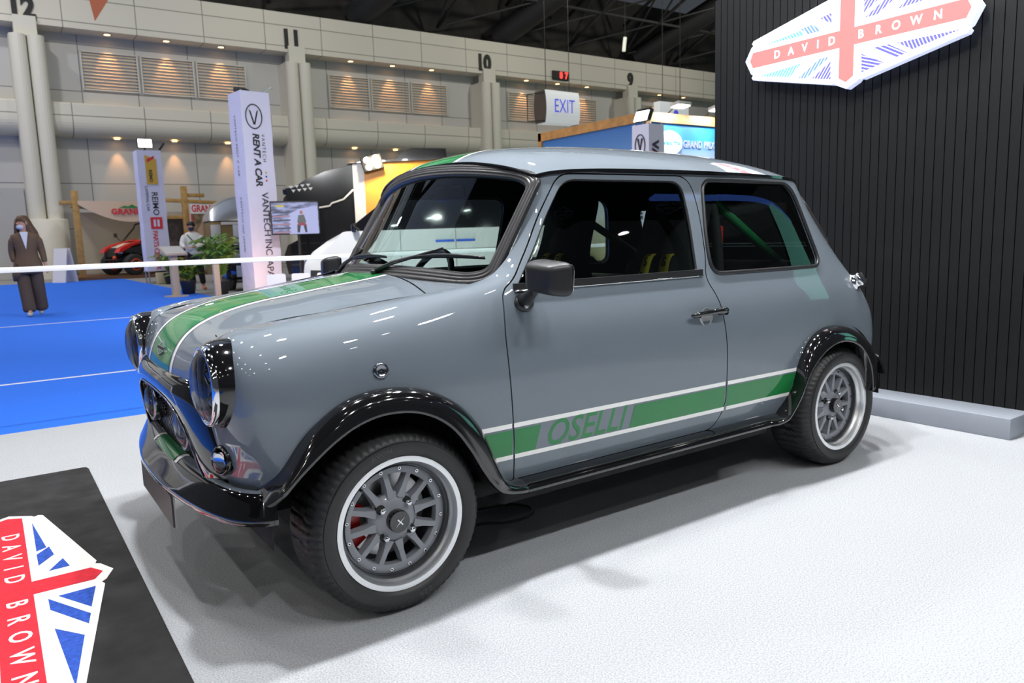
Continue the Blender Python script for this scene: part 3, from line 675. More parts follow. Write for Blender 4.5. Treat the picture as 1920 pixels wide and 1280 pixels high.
# bonnet badge
q = HOOD.inv([1, 2], [(0., .700)], (7, HU, 0, 6))[0]; p = HOOD.ev(*[np.array(c) for c in q]); n = HOOD.nrm(*[np.array(c) for c in q]); M = frame(p, (0, 1, 0), np.cross(n, (0, 1, 0)), n)
g = MB(); emo = [(.052, 0), (.046, .008), (.008, .021), (0, .024), (-.008, .021), (-.046, .008), (-.052, 0), (-.046, -.008), (-.008, -.021), (0, -.024), (.008, -.021), (.046, -.008)]
g.prism(emo, .005, CHROME, M, bev=.0012); g.prism([(.044, .004), (-.044, .004), (-.044, -.004), (.044, -.004)], .0058, DARK, M)
for sx in (-1, 1):
    for sy in (-1, 1): g.prism([(sx*.006, sy*.006), (sx*.034, sy*.006), (sx*.006, sy*.016)][::sx*sy], .0056, GREEN, M)
tag(g.build('bonnet_badge', bonnet), 'small chrome winged badge')
# grille surround
mo = [(0, .646, .447), (.12, .647, .445), (.22, .647, .440), (.31, .648, .430), (.375, .640, .424), (.418, .610, .418), (.448, .560, .413), (.474, .495, .406), (.490, .430, .396), (.496, .392, .388)]
mi = [(0, .592, .452), (.12, .589, .451), (.20, .581, .448), (.262, .564, .443), (.305, .540, .437), (.337, .507, .430), (.362, .465, .422), (.383, .420, .413), (.395, .388, .404), (.399, .376, .400)]
mi = [(a, c, x+.016) for a, c, x in mi]; mo = [(a, c, x-.004) for a, c, x in mo]
mo, mi = cm(mo, 4), cm(mi, 4)
g = MB()
for s in (1, -1):
    V = []; F = []
    for o_, i_ in zip(mo, mi):
        o3 = np.array([o_[2]-.004, o_[0], o_[1]]); i3 = np.array([i_[2], i_[0], i_[1]])
        for w, h in ((0, -.008), (.03, .004), (.15, .012), (.32, .017), (.5, .019), (.68, .018), (.84, .014), (.95, .007), (1, 0), (1, -.035)):
            p = o3*(1-w)+i3*w; p = p+(np.array([h*.62, 0, h*.78]) if h > 0 else np.array([h, 0, 0])); V.append(p*(MY if s < 0 else 1))
    k = 10
    for i in range(len(mo)-1):
        for q in range(k-1):
            f = (i*k+q, i*k+q+1, (i+1)*k+q+1, (i+1)*k+q); F.append(f[::-1] if s > 0 else f)
    g.add(V, F, GLOSS, True)
tag(g.build('grille_surround', car), 'gloss black arched surround')
g = MB(); g.tube([np.array([p[2]+.002, s*p[0], p[1]]) for s, L in ((-1, mi[::-1]), (1, mi[1:])) for p in L], .0028, mat('dark_chrome', (.25, .26, .30), .15, 1.), n=8); g.build('grille_bead', car)
# hexagonal mesh
g = MB(); r_ = .0085; dx = r_*1.5; dz = r_*math.sqrt(3); HEX = mat('mesh_metal', (.33, .33, .34), .35, .9); inn = [(p[0]*1.02, p[1]+.004) for p in mi]; poly = inn+[(-a, c) for a, c in inn[::-1]]
for i in range(-34, 35):
    for j in range(0, 17):
        y = i*dx; z = .385+j*dz+(dz/2 if i % 2 else 0)
        if not inside(poly, np.array([y]), np.array([z]))[0]: continue
        V = []
        for rr, x in ((r_*.98, .0), (r_*.80, .0), (r_*.80, -.006)):
            for q in range(6): V.append((.405-.10*y*y+x, y+rr*math.cos(q*math.pi/3), z+rr*math.sin(q*math.pi/3)))
        F = [(q, (q+1) % 6, 6+(q+1) % 6, 6+q) for q in range(6)]+[(6+q, 6+(q+1) % 6, 12+(q+1) % 6, 12+q) for q in range(6)]; g.add(V, F, HEX)
tag(g.build('grille_mesh', car), 'silver honeycomb mesh')
g = MB(); g.box((.345, 0, .50), (.01, .80, .26), DARK); g.build('grille_backing', car)
for s in (1, -1):
    r = empty('driving_lamp'); r.parent = car; r.location = (.432, s*.236, .503)
    g = MB(); g.lathe([(.0, -.06), (.045, -.055), (.066, -.02), (.068, .0), (.066, .007), (.0615, .009), (.059, .002)], mat('dark_chrome', (.25, .26, .30), .15, 1.), Mx, n=48); g.build('lamp_bowl', r)
    g = MB(); g.lathe([(.060, .003), (.052, .012), (.036, .020), (.018, .024), (.0, .025)], CLEAR, Mx, n=40); g.build('lamp_lens', r)
    g = MB(); g.lathe([(.059, .001), (.045, -.018), (.0, -.028)], mat('reflector_silver', (.85, .86, .9), .28, .35), Mx, n=40)
    for k in range(-3, 4): g.box((.004, k*.014, 0), (.006, .003, .09), CHROME)
    g.lathe([(.016, -.02), (.016, .004), (.0, .006)], GLOSS, Mx, n=20); g.build('reflector', r)
    g = MB()
    for q in (-1, 1): g.cyl((.36, s*.236+q*.05, .50), (.40, s*.236+q*.03, .50), .008, DARK)
    g.tube([(.418, s*(.236)+.074*math.cos(t), .508+.078*math.sin(t)) for t in np.linspace(R_(10), R_(170), 20)], .005, GLOSS, n=8); g.build('lamp_bracket', car)
    # round indicator
    q = SX([(.384, .468)], (0, 2.2, 0, 8))[0]; p = SIDE.ev(*[np.array(c) for c in q]); n = SIDE.nrm(*[np.array(c) for c in q]); p = np.array([.395, .510, .463]); n = np.array([.93, .34, .05]); n = n/np.linalg.norm(n)
    if s < 0: p = p*MY; n = n*MY
    M = Matrix.Translation(p) @ Vector(n).to_track_quat('Z', 'Y').to_matrix().to_4x4()
    r = empty('indicator_lamp'); r.parent = car
    g = MB(); g.lathe([(.040, -.02), (.040, .008), (.037, .014), (.033, .016)], GLOSS, M, n=32); g.build('lamp_rim', r)
    g = MB(); g.lathe([(.034, .014), (.025, .022), (.0, .026)], CLEAR, M, n=24); g.build('lamp_lens', r)
    g = MB(); g.lathe([(.033, .012), (.02, .004), (.0, .002)], CHROME, M, n=24); g.build('reflector', r)
    # side repeater
    q = SX([(.036, .671)])[0]; p = SIDE.ev(*[np.array(c) for c in q]); n = SIDE.nrm(*[np.array(c) for c in q])
    if s < 0: p = p*MY; n = n*MY
    M = Matrix.Translation(p) @ Vector(n).to_track_quat('Z', 'Y').to_matrix().to_4x4()
    g = MB(); g.lathe([(.0215, -.002), (.0215, .004), (.018, .007), (.013, .0065), (.011, .004), (.0, .006)], mat('dark_chrome', (.25, .26, .30), .15, 1.), M, n=32); tag(g.build('side_repeater', car), 'round smoked chrome lamp')
# bumpers
BL = [(0, .498), (.15, .495), (.30, .480), (.446, .457), (.54, .434), (.60, .410), (.64, .380), (.665, .345), (.672, .318)]
BT = [(0, .412), (.15, .411), (.30, .407), (.43, .401), (.51, .391), (.56, .380), (.60, .362), (.625, .340), (.632, .318)]
def bumper(name, fx, z0, stripe):
    bl, bt = cm(BL, 4), cm(BT, 4); half = [(np.array([t[1], t[0]]), np.array([l[1], l[0]])) for l, t in zip(bl, bt)]; full = [(a*[1, -1], c*[1, -1]) for a, c in half[::-1][:-1]]+half
    prof = [(-.10, -.012), (0, .064), (.16, .0655), (.34, .060), (.48, .050), (.62, .037), (.78, .021), (.90, .009), (.97, .002), (1.0, -.003), (1.0, -.012), (.97, -.016), (.80, -.012)]; k = len(prof)
    V = []; C = []
    for a, c in full:
        for w, h in prof:
            p = a*(1-w)+c*w; V.append((fx(p[0]), p[1], z0+h))
    g = MB(); F1 = []; F2 = []
    for i in range(len(full)-1):
        for q in range(k-1):
            f = (i*k+q, (i+1)*k+q, (i+1)*k+q+1, i*k+q+1); f = f if fx(1) > 0 else f[::-1]
            (F1 if q < 3 else F2).append(f)
    g.add(V, F1+F2+[tuple(range(k)), tuple((len(full)-1)*k+q for q in range(k-1, -1, -1))], GLOSS, True)
    for i in range(len(F1)): g.m[i] = g.slot(PAINT)
    o = g.build(name, car, auto=60)
    if stripe:
        def band(nm, y0, y1, m, lab):
            h = MB(); n = 10; Vb = []; Fb = []; pr = [(w, hh) for w, hh in prof if 0 <= w <= .5]
            for i in range(n+1):
                y = y0+(y1-y0)*i/n; xl = np.interp(abs(y), *np.array(bl).T); xt = np.interp(abs(y), *np.array(bt).T)
                for w, hh in pr: Vb.append((fx(xt+(xl-xt)*w)+.0008, y, z0+hh+.001))
            kk = len(pr)
            for i in range(n):
                for q in range(kk-1): Fb.append((i*kk+q, i*kk+q+1, (i+1)*kk+q+1, (i+1)*kk+q))
            h.add(Vb, Fb, m, True); tag(h.build(nm, o), lab)
        band('bumper_stripe', -.138, .138, GREEN, 'green stripe')
        for s in (1, -1): band('bumper_pinstripe', s*.163-.011, s*.163+.011, WHITE, 'white line')
bumper('front_bumper', lambda x: x, .336, True); bumper('rear_bumper', lambda x: -2.085-x, .352, False)
r = empty('number_plate'); r.parent = car; r.location = (.484, 0, .266)
g = MB(); g.prism(roundrect(.496, .100, .004), .004, mat('clear_backing', (.55, .56, .56), .2), frame((-.008, 0, 0), (0, 1, 0), (0, 0, 1), (1, 0, 0))); g.build('plate_backing', r)
g = MB(); g.prism(roundrect(.484, .092, .003), .004, mat('plate_black', (.035, .030, .030), .35), frame((-.003, 0, 0), (0, 1, 0), (0, 0, 1), (1, 0, 0))); g.build('plate', r)
g = MB(); put_text(g, 'OSELLI  EDITION', frame((.0015, 0, .004), (0, 1, 0), (0, 0, 1), (1, 0, 0)), .026, mat('plate_grey', (.11, .10, .10), .4), spacing=1.5); g.build('plate_letters', r)
g = MB(); g.tube([(.40, s*.15, .33) for s in (-1, 1)], .008, DARK); g.tube([(.43, .15, .33), (.472, .15, .29)], .006, DARK); g.tube([(.43, -.15, .33), (.472, -.15, .29)], .006, DARK); g.build('plate_bracket', car)
# gold pipe under the bumper end
g = MB(); g.tube([(.40, .30, .285), (.36, .46, .283), (.30, .56, .280)], .006, mat('brass', (.5, .32, .08), .35, .8)); g.build('brake_pipe', car)
# door mirrors
for s in (1, -1):
    r = empty('door_mirror'); r.parent = car; T = Matrix.Diagonal((1, s, 1, 1))
    g = MB()
    def fn2(bm):
        bmesh.ops.create_uvsphere(bm, u_segments=48, v_segments=32, radius=1)
        for v in bm.verts:
            sg = lambda t, e: math.copysign(abs(t)**e, t); x, y, z = sg(v.co.x, .42), sg(v.co.y, .34), sg(v.co.z, .34); w = (x+1)/2; f = 1-.30*w**2
            v.co = (x*.040-.16*y*.064, y*.064*f, z*.049*(1-.22*w**2)-.10*y*.064)
    g.bm(fn2, SATIN, True, T @ Matrix.Translation((-.430, .800, .885))); g.build('mirror_housing', r)
    g = MB(); g.prism(roundrect(.108, .082, .015), .002, CHROME, T @ frame((-.4715, .803, .885), (-.12, 1, -.1), (0, .1, 1), (-1, -.12, 0))); g.build('mirror_glass', r)
    g = MB(); g.tube([T @ Vector(p) for p in ((-.438, .670, .812), (-.434, .695, .822), (-.428, .735, .845), (-.425, .765, .862))], [.026, .020, .016, .013], SATIN, n=16)
    g.lathe([(.0, .016), (.026, .016), (.033, .010), (.036, -.004), (.0, -.004)], SATIN, T @ Matrix.Translation((-.440, .668, .806)) @ Vector((0, .9, .3)).to_track_quat('Z', 'Y').to_matrix().to_4x4() @ Matrix.Diagonal((1, .75, 1, 1)), n=32)
    g.lathe([(.0, .008), (.006, .008), (.007, 0)], STEEL, T @ Matrix.Translation((-.432, .693, .800)) @ Vector((.2, .9, .3)).to_track_quat('Z', 'Y').to_matrix().to_4x4(), n=16); g.build('mirror_stalk', r)
# fuel cap
q = SX([(-2.245, .757)])[0]; p = SIDE.ev(*[np.array(c) for c in q]); n = SIDE.nrm(*[np.array(c) for c in q]); M = Matrix.Translation(p) @ Vector(n).to_track_quat('Z', 'Y').to_matrix().to_4x4()
g = MB(); g.lathe([(.036, -.004), (.036, .004), (.030, .008), (.027, .018), (.030, .024), (.030, .032), (.024, .036), (.0, .037)], CHROME, M, n=32); g.box(M @ Vector((0, 0, .040)), (.02, .05, .012), SATIN, .003, Vector(n).to_track_quat('Z', 'Y').to_matrix().to_4x4()); g.box(M @ Vector((.02, -.02, .03)), (.03, .02, .03), SATIN, .004); tag(g.build('fuel_cap', car), 'chrome filler cap')
# tail lamps, boot handle
for s in (1, -1):
    g = MB(); P = np.array([SIDE.ev(np.array(25.6), np.array(v)) for v in np.linspace(2.4, 3.7, 8)]); g.tube(P*(MY if s < 0 else 1)+np.array([.012, 0, 0]), [.02]+[.034]*6+[.02], mat('red_lens', (.35, .01, .01), .1, coat=1.), n=14); g.build('tail_lamp', car)
# ================================================================= cabin
for s in (1, -1):
    r = empty('seat'); r.parent = car; r.location = (-1.13, s*.335, .25)
    def fn(b):
        outl = [(-.20, 0), (-.235, .30), (-.215, .44), (-.165, .52), (-.150, .60), (-.150, .80), (-.12, .87), (.12, .87), (.150, .80), (.150, .60), (.165, .52), (.215, .44), (.235, .30), (.20, 0)]
        P = [tuple(p) for p in rounded(outl, .03, 4)]; vs = [b.verts.new((x, y, 0)) for x, y in P]; f = b.faces.new(vs); q = bmesh.ops.extrude_face_region(b, geom=[f]); bmesh.ops.translate(b, vec=(0, 0, .09), verts=[v for v in q['geom'] if isinstance(v, bmesh.types.BMVert)]); bmesh.ops.recalc_face_normals(b, faces=b.faces); bmesh.ops.bevel(b, geom=[e for e in b.edges if abs(e.verts[0].co.z-e.verts[1].co.z) < 1e-6], offset=.02, segments=3, affect='EDGES')
    tl = Matrix.Rotation(R_(-16), 4, 'Y'); g = MB(); g.bm(fn, FABRIC, True, Matrix.Translation((-.16, 0, .12)) @ tl @ frame((0, 0, 0), (0, 1, 0), (0, 0, 1), (1, 0, 0))); g.build('backrest', r)
    g = MB()
    for q in (-1, 1): g.box((-.05, q*.205, .36), (.16, .055, .42), FABRIC, .025, tl)
    g.build('bolsters', r); g = MB(); g.box((.05, 0, .08), (.50, .44, .14), FABRIC, .04); g.build('cushion', r)
    Mh = Matrix.Translation((-.16, 0, .12)) @ tl @ frame((.093, 0, .73), (0, 1, 0), (0, 0, 1), (1, 0, 0)); g = MB()
    out = [(.070, 0), (.064, .009), (.008, .028), (0, .030), (-.008, .028), (-.064, .009), (-.070, 0), (-.064, -.009), (-.008, -.028), (0, -.030), (.008, -.028), (.064, -.009)]
    L3 = lambda p: Mh @ Vector((p[0], p[1], .0005)); g.tube([L3(p) for p in out], .0022, THREAD, n=5, closed=True)
    for a, b_ in (((-.066, .006), (.066, .006)), ((-.066, -.006), (.066, -.006)), ((.006, .028), (.006, -.028)), ((-.006, .028), (-.006, -.028)), ((-.05, .012), (-.015, .008)), ((.05, .012), (.015, .008)), ((-.04, -.016), (-.012, -.008)), ((.04, -.016), (.012, -.008)), ((-.03, .02), (-.012, .009)), ((.03, .02), (.012, .009))): g.tube([L3(a), L3(b_)], .0018, THREAD, n=5)
    g.build('stitched_emblem', r)
    for q in (-1, 1):
        b = MB(); T = Matrix.Translation((-.16, 0, .12)) @ tl; P = [T @ Vector(p) for p in ((.02, q*.050, .56), (.100, q*.048, .53), (.112, q*.052, .44), (.118, q*.060, .30), (.12, q*.07, .12))]
        b.tube(catmull(P, 4), 1., BELT, up=T.to_3x3() @ Vector((0, 1, 0)), sec=[(.024, .002), (.024, -.002), (-.024, -.002), (-.024, .002)]); bb = b.build('harness_belt', r); tag(bb, 'yellow harness strap')
        b = MB()
        for i, ch in enumerate('Sabelt'):
            z = .50-.052*i; y = q*(.049+.012*(.53-z)/.3); Vt, Ft = text_mesh(ch, .052, bold=.001); b.add(Vt, Ft, DARK, False, T @ frame((.1215-(.006 if z > .45 else 0), y, z), (0, 1, 0), (0, 0, 1), (1, 0, 0)))
        tag(b.build('belt_lettering', bb), 'dark Sabelt letters')
# roll cage, steering wheel, dashboard, rear bench, mirror
for s in (1, -1):
    g = MB(); g.tube(catmull([(-1.50, s*.50, .32), (-1.50, s*.50, .85), (-1.49, s*.46, 1.12), (-1.47, s*.36, 1.21)], 5), .020, DARK, n=10); g.build('cage_hoop', car)
    g = MB(); g.tube([(-1.49, s*.44, 1.14), (-2.10, s*.40, .80)], .019, CAGE, n=10); tag(g.build('cage_brace', car), 'green diagonal tube')
    g = MB(); g.box((-1.52, s*.475, .98), (.05, .02, .07), mat('red_sleeve', (.6, .02, .02), .5), .005); g.build('cage_padding', car)
g = MB(); g.tube(catmull([(-1.47, .36, 1.21), (-1.46, 0, 1.225), (-1.47, -.36, 1.21)], 5), .020, DARK, n=10); g.build('cage_crossbar', car)
g = MB(); g.tube([(-1.50, .46, .80), (-1.50, -.46, .80)], .018, CAGE, n=10); g.build('harness_bar', car)
r = empty('steering_wheel'); r.parent = car; M = Matrix.Translation((-.66, -.33, .80)) @ Matrix.Rotation(R_(62), 4, 'Y')
g = MB(); g.tube([M @ Vector((.165*math.cos(t), .165*math.sin(t), 0)) for t in np.linspace(0, 2*math.pi, 33)[:-1]], .014, SATIN, n=8, closed=True); g.build('wheel_rim', r); g = MB(); g.lathe([(.0, .01), (.04, .01), (.045, -.03), (.0, -.03)], SATIN, M, n=20)
for a in (0, 120, 240): g.cyl(M @ Vector((0, 0, 0)), M @ Vector((.16*math.cos(R_(a)), .16*math.sin(R_(a)), 0)), .010, SATIN, n=8)
g.cyl(M @ Vector((0, 0, 0)), M @ Vector((0, 0, .35)), .02, SATIN); g.build('wheel_hub', r)
g = MB(); pr_ = [(-.32, .80), (-.40, .865), (-.62, .845), (-.66, .80), (-.64, .70), (-.32, .66)]; g.prism(pr_, 1.14, SATIN, frame((0, .57, 0), (1, 0, 0), (0, 0, 1), (0, -1, 0)), bev=.01); g.build('dashboard', car)
g = MB(); g.box((-1.78, 0, .50), (.46, 1.05, .16), FABRIC, .04); g.box((-1.98, 0, .68), (.12, 1.05, .36), FABRIC, .04, Matrix.Rotation(R_(-15), 4, 'Y')); g.build('rear_bench', car)
g = MB(); g.box((-.60, 0, 1.165), (.03, .20, .055), SATIN, .012); g.cyl((-.58, 0, 1.18), (-.55, 0, 1.24), .008, SATIN); g.build('interior_mirror', car)
# ================================================================= the booth: floor, black wall, plinth, sign, mat, barrier
CARP = mat('carpet_grey', (.385, .40, .42), .95, noise=(230, .30), bump=(240, .35, .004))
g = MB(); g.box((-.6, .7, -.05), (5.3, 6.4, .1), CARP); struct(g.build('floor'))
g = MB(); g.box((5.9, 0, -.16), (80, 90, .1), mat('hall_concrete', (.30, .30, .30), .6)); struct(g.build('floor'))
BLUE = mat('carpet_blue', (.010, .150, .80), .95, noise=(60, .08), bump=(200, .25, .004))
g = MB(); g.box((6.9, -14.75, -.105), (20, 24.5, .012), BLUE); struct(g.build('floor'))
g = MB(); g.box((9.52, 1.0, -.105), (14.7, 6.98, .012), BLUE); struct(g.build('floor'))
for y, n in ((-10.72, 1), (-5.02, 2)):
    g = MB(); g.box((6.9, y, -.098), (20, .045, .003), mat('white_tape', (.8, .8, .8), .6)); struct(g.build('trim_%d' % n))
# slatted black wall
BW = mat('black_slats', (.0065, .0068, .0069), .5, spec=.3)
prof = [(-.925, -.12)]; y = -.92
while y < 1.12:
    prof += [(y, 0), (y+.0435, 0), (y+.0443, -.007), (y+.0475, -.007)]; y += .0485
prof += [(y, -.12)]
V = []; k = len(prof)
for z in (0, 2.432):
    V += [(-3.145+d, yy, z) for yy, d in prof]
F = [(i, i+1, k+i+1, k+i) for i in range(k-1)]+[(k-1, 0, k, 2*k-1), tuple(range(k, 2*k))]
g = MB(); g.add(V, F, BW); struct(g.build('wall_back'))
g = MB(); g.box((-3.0375, .02, .05), (.214, 1.934, .1), mat('grey_laminate', (.27, .295, .34), .4), .002); tag(g.build('plinth'), 'low pale grey plinth along the foot of the black slatted wall', 'plinth')
# ---------------------------------------------------------------- the winged emblem, as 2D outlines in metres (sign size)
def em_outline():
    q = [(.663, .004), (.620, .076), (.606, .084), (.616, .098), (.606, .112), (.088, .228), (.070, .222), (.058, .236), (0, .264)]
    top = q+[(-x, y) for x, y in q[::-1][1:]]; return top+[(x, -y) for x, y in top[::-1][1:-1]]
EM_BAR = [(.634, 0), (.612, .045), (-.612, .045), (-.634, 0), (-.612, -.045), (.612, -.045)]
EM_POST = [(.043, .206), (0, .234), (-.043, .206), (-.043, .0451), (-.043, -.0451), (-.043, -.206), (0, -.234), (.043, -.206), (.043, -.0451), (.043, .0451)]
EM_TL = [[(-.526, .074), (-.295, .099), (-.279, .072)], [(-.280, .107), (-.214, .115), (-.158, .072), (-.238, .072)], [(-.160, .138), (-.098, .150), (-.096, .098)]]
EM_BL = [[(-.551, -.100), (-.290, -.083), (-.357, -.139)], [(-.288, -.155), (-.169, -.083), (-.108, -.083), (-.242, -.165)], [(-.201, -.175), (-.098, -.111), (-.095, -.198)]]
EM_BR = [[(.091, -.107), (.094, -.194), (.206, -.170)], [(.165, -.088), (.237, -.088), (.326, -.143), (.277, -.153)], [(.291, -.088), (.366, -.132), (.576, -.092)]]
grow = lambda p, k=1.12: [tuple(c) for c in np.array(p).mean(0)+(np.array(p)-np.array(p).mean(0))*k]
def clip(poly, n, d):
    """keep the side n.p <= d"""
    out = []
    for i in range(len(poly)):
        a, b = np.array(poly[i]), np.array(poly[(i+1) % len(poly)]); fa, fb = a @ n-d, b @ n-d
        if fa <= 0: out.append(tuple(a))
        if fa*fb < 0: t = fa/(fa-fb); out.append(tuple(a+(b-a)*t))
    return out
def bars(poly, ang, pitch, duty):
    n = np.array([math.cos(R_(ang)), math.sin(R_(ang))]); v = [np.array(p) @ n for p in poly]; r = []; k = min(v)
    while k < max(v):
        q = clip(clip(poly, n, k+pitch*duty), -n, -k)
        if len(q) > 2: r.append(q)
        k += pitch
    return r
rot180 = lambda p: [(-x, -y) for x, y in p]
def emblem(mb, M, ax, by, W_, R, Bs, h=.001, dz=.0015, letters=None, stripes=True, lsize=.062, lm=None, pitch=.0165, duty=.70):
    T = lambda p: [(x*ax, y*by) for x, y in p]; up = lambda k: M @ Matrix.Translation((0, 0, h+dz*k))
    if W_: mb.prism(T(em_outline()), h, W_, M)
    mb.prism(T(EM_BAR), dz, R, up(0)); mb.prism(T(EM_POST), dz*1.02, R, up(0))
    for seg, ang, mi in ([(p, 35, i) for i, p in enumerate(EM_TL)]+[(p, -35, i) for i, p in enumerate(EM_BL)]+[(p, 70 if i == 0 else 60 if i == 1 else 25, 2) for i, p in enumerate(EM_BR)]+[(rot180(p), -35, 2) for p in EM_BL]):
        for q in (bars(grow(seg), ang, pitch, duty) if stripes else [grow(seg)]): mb.prism(T(q), dz*.8, Bs[min(mi, len(Bs)-1)], up(0))
    if letters:
        for ch, x in zip('DAVIDBROWN', (-.441, -.347, -.258, -.174, -.089, .080, .177, .271, .374, .480)): put_text(mb, ch, up(1.08) @ Matrix.Translation((x*ax, 0, 0)) @ Matrix.Diagonal((ax*.92, by, 1, 1)), lsize, lm or W_, bold=.0012)
SW = mat('sign_white', (.9, .9, .9), .5, emit=(.97, .98, 1), es=1.25); SR = mat('sign_red', (.8, .1, .1), .5, emit=(1, .22, .20), es=.95)
SB = [mat('sign_cyan', (.1, .5, .8), .5, emit=(.10, .62, .95), es=.8), mat('sign_blue', (.1, .2, .8), .5, emit=(.12, .26, .95), es=.8), mat('sign_violet', (.1, .1, .8), .5, emit=(.11, .10, .90), es=.8)]
r = thing('illuminated_sign', 'glowing winged DAVID BROWN emblem sign mounted high on the black slatted wall', 'sign', (-3.10, .04, 1.99))
Ms = frame((0, 0, 0), (0, 1, 0), (0, 0, 1), (1, 0, 0))
g = MB(); g.prism(em_outline(), .055, mat('sign_case', (.85, .87, .95), .5, emit=(.62, .68, 1.), es=.75), frame((-.02, 0, 0), (0, 1, 0), (0, 0, 1), (1, 0, 0)), bev=.004); g.build('light_box', r)
g = MB(); emblem(g, frame((.036, 0, 0), (0, 1, 0), (0, 0, 1), (1, 0, 0)), .985, .985, SW, SR, SB, letters=True); g.build('sign_face', r)
g = MB()
for y in (-.35, .35): g.cyl((-.044, y, 0), (-.02, y, 0), .02, DARK)
g.build('mounting', r)
# mat with the same emblem
r = thing('floor_mat', 'black shaggy mat with red white and blue winged emblem in front of the car', 'mat', (.871, -.105, 0))
MBK = mat('mat_black', (.018, .017, .018), 1., noise=(9, .5), bump=(90, .8, .006)); MW = mat('mat_white', (.80, .79, .76), 1., bump=(130, .6, .004)); MR = mat('mat_red', (.60, .018, .035), 1., noise=(40, .15), bump=(130, .6, .004)); MBL = mat('mat_blue', (.020, .075, .40), 1., noise=(70, .35), bump=(130, .7, .004))
def fn(b):
    vs = [b.verts.new((x, y, 0)) for x, y in roundrect(.646, 2.66, .025, 5)]; f = b.faces.new(vs); q = bmesh.ops.extrude_face_region(b, geom=[f]); bmesh.ops.translate(b, vec=(0, 0, .012), verts=[v for v in q['geom'] if isinstance(v, bmesh.types.BMVert)])
    bmesh.ops.recalc_face_normals(b, faces=b.faces); bmesh.ops.bevel(b, geom=[e for e in b.edges if min(v.co.z for v in e.verts) > .01], offset=.005, segments=2, affect='EDGES')
g = MB(); g.bm(fn, MBK); g.build('pile', r)
g = MB(); emblem(g, frame((0, 0, .0125), (0, 1, 0), (-1, 0, 0), (0, 0, 1)), 1.17, .98, MW, MR, [MBL], h=.001, dz=.0012, letters=True, stripes=False, lsize=.075, lm=MW); g.build('emblem', r)
# belt barrier behind the car
WT = mat('barrier_white', (.82, .83, .86), .4)
r = thing('belt_barrier', 'white belt barrier strung waist high along the far edge of the booth', 'barrier', (0, -2.40, 0))
g = MB(); g.box((-.9, 0, .898), (5.6, .010, .030), WT, .002, Matrix.Rotation(R_(-.15), 4, 'Y')); g.build('belt', r)
for x in (1.9, -3.7):
    g = MB(); g.cyl((x, 0, .025), (x, 0, .93), .025, WT); g.lathe([(.0, 0), (.16, 0), (.16, .012), (.05, .03), (.0, .03)], WT, Matrix.Translation((x, 0, 0)), n=32); g.build('post', r)
# black cable on the carpet
g = MB(); g.tube(catmull([(-.30, .30, .006), (-.482, .304, .006), (-.56, .345, .006), (-.632, .357, .006), (-.698, .331, .006), (-.719, .271, .006), (-.66, .20, .006), (-.45, .16, .006), (-.2, .1, .006)], 6), .005, mat('cable_grey', (.05, .05, .05), .4), n=8); tag(g.build('cable'), 'dark cable looped on the carpet under the car', 'cable')
# lightbox wall of the next stand (outside the frame, mirrored in the rear side window)
r = thing('lightbox_wall', 'tall teal lightbox wall with a blue edge mirrored in the rear side window', 'wall', (0, 0, 0))
g = MB(); g.box((-28, 8.6, 4.25), (24.2, .2, 4.9), mat('lightbox_teal', (.05, .2, .17), .5, emit=(.20, .62, .50), es=1.7)); g.build('teal_face', r)
g = MB(); g.box((-25.5, 8.55, 6.74), (29.2, .22, .08), mat('neon_blue', (.05, .1, .5), .5, emit=(.10, .25, 1.), es=1.6)); g.build('neon_edge', r)
g = MB()
for x in (-39.9, -16.0, -11.1): g.box((x, 8.8, 3.3), (.15, .15, 6.8), DARK)
g.build('frame', r)
# ================================================================= the hall: far wall with columns, beams, louvres, downlights, numbers
WALLM = mat('wall_panel', (.50, .495, .48), .6); BEAM = mat('beam_cream', (.66, .63, .53), .6); COLM = mat('column_cream', (.64, .62, .54), .55)
def panel_mat(name, col, bw, bh, off=(0, 0)):
    m = bpy.data.materials.new(name); m.use_nodes = True; nt = m.node_tree; b = nt.nodes['Principled BSDF']; b.inputs['Roughness'].default_value = .6
    tc = nt.nodes.new('ShaderNodeTexCoord'); sp = nt.nodes.new('ShaderNodeSeparateXYZ'); cb = nt.nodes.new('ShaderNodeCombineXYZ'); br = nt.nodes.new('ShaderNodeTexBrick')
    nt.links.new(tc.outputs['Object'], sp.inputs[0]); ad = nt.nodes.new('ShaderNodeMath'); ad.inputs[1].default_value = off[0]; nt.links.new(sp.outputs[0], ad.inputs[0]); nt.links.new(ad.outputs[0], cb.inputs[0]); nt.links.new(sp.outputs[2], cb.inputs[1]); nt.links.new(cb.outputs[0], br.inputs[0])
    br.offset = 0; br.inputs['Color1'].default_value = (*col, 1); br.inputs['Color2'].default_value = (*[c*.97 for c in col], 1); br.inputs['Mortar'].default_value = (*[c*.35 for c in col], 1)
    br.inputs['Scale'].default_value = 1; br.inputs['Mortar Size'].default_value = .018; br.inputs['Brick Width'].default_value = bw; br.inputs['Row Height'].default_value = bh
    nt.links.new(br.outputs[0], b.inputs['Base Color']); return m
PW = panel_mat('wall_panels', (.50, .495, .48), 2.0, 1.75, (1.0, 0)); PB = panel_mat('beam_panels', (.66, .63, .54), 2.5, .85)
YW, YF = -31.9, -31.0
g = MB(); g.box((-20, YW-.1, 5.3), (75, .2, 10.8), PW); struct(g.build('wall_far'))
g = MB(); g.box((-20, (YW+YF)/2-.2, 9.93), (75, .9+.4, 1.62), PB); struct(g.build('trim_3'))          # head beam
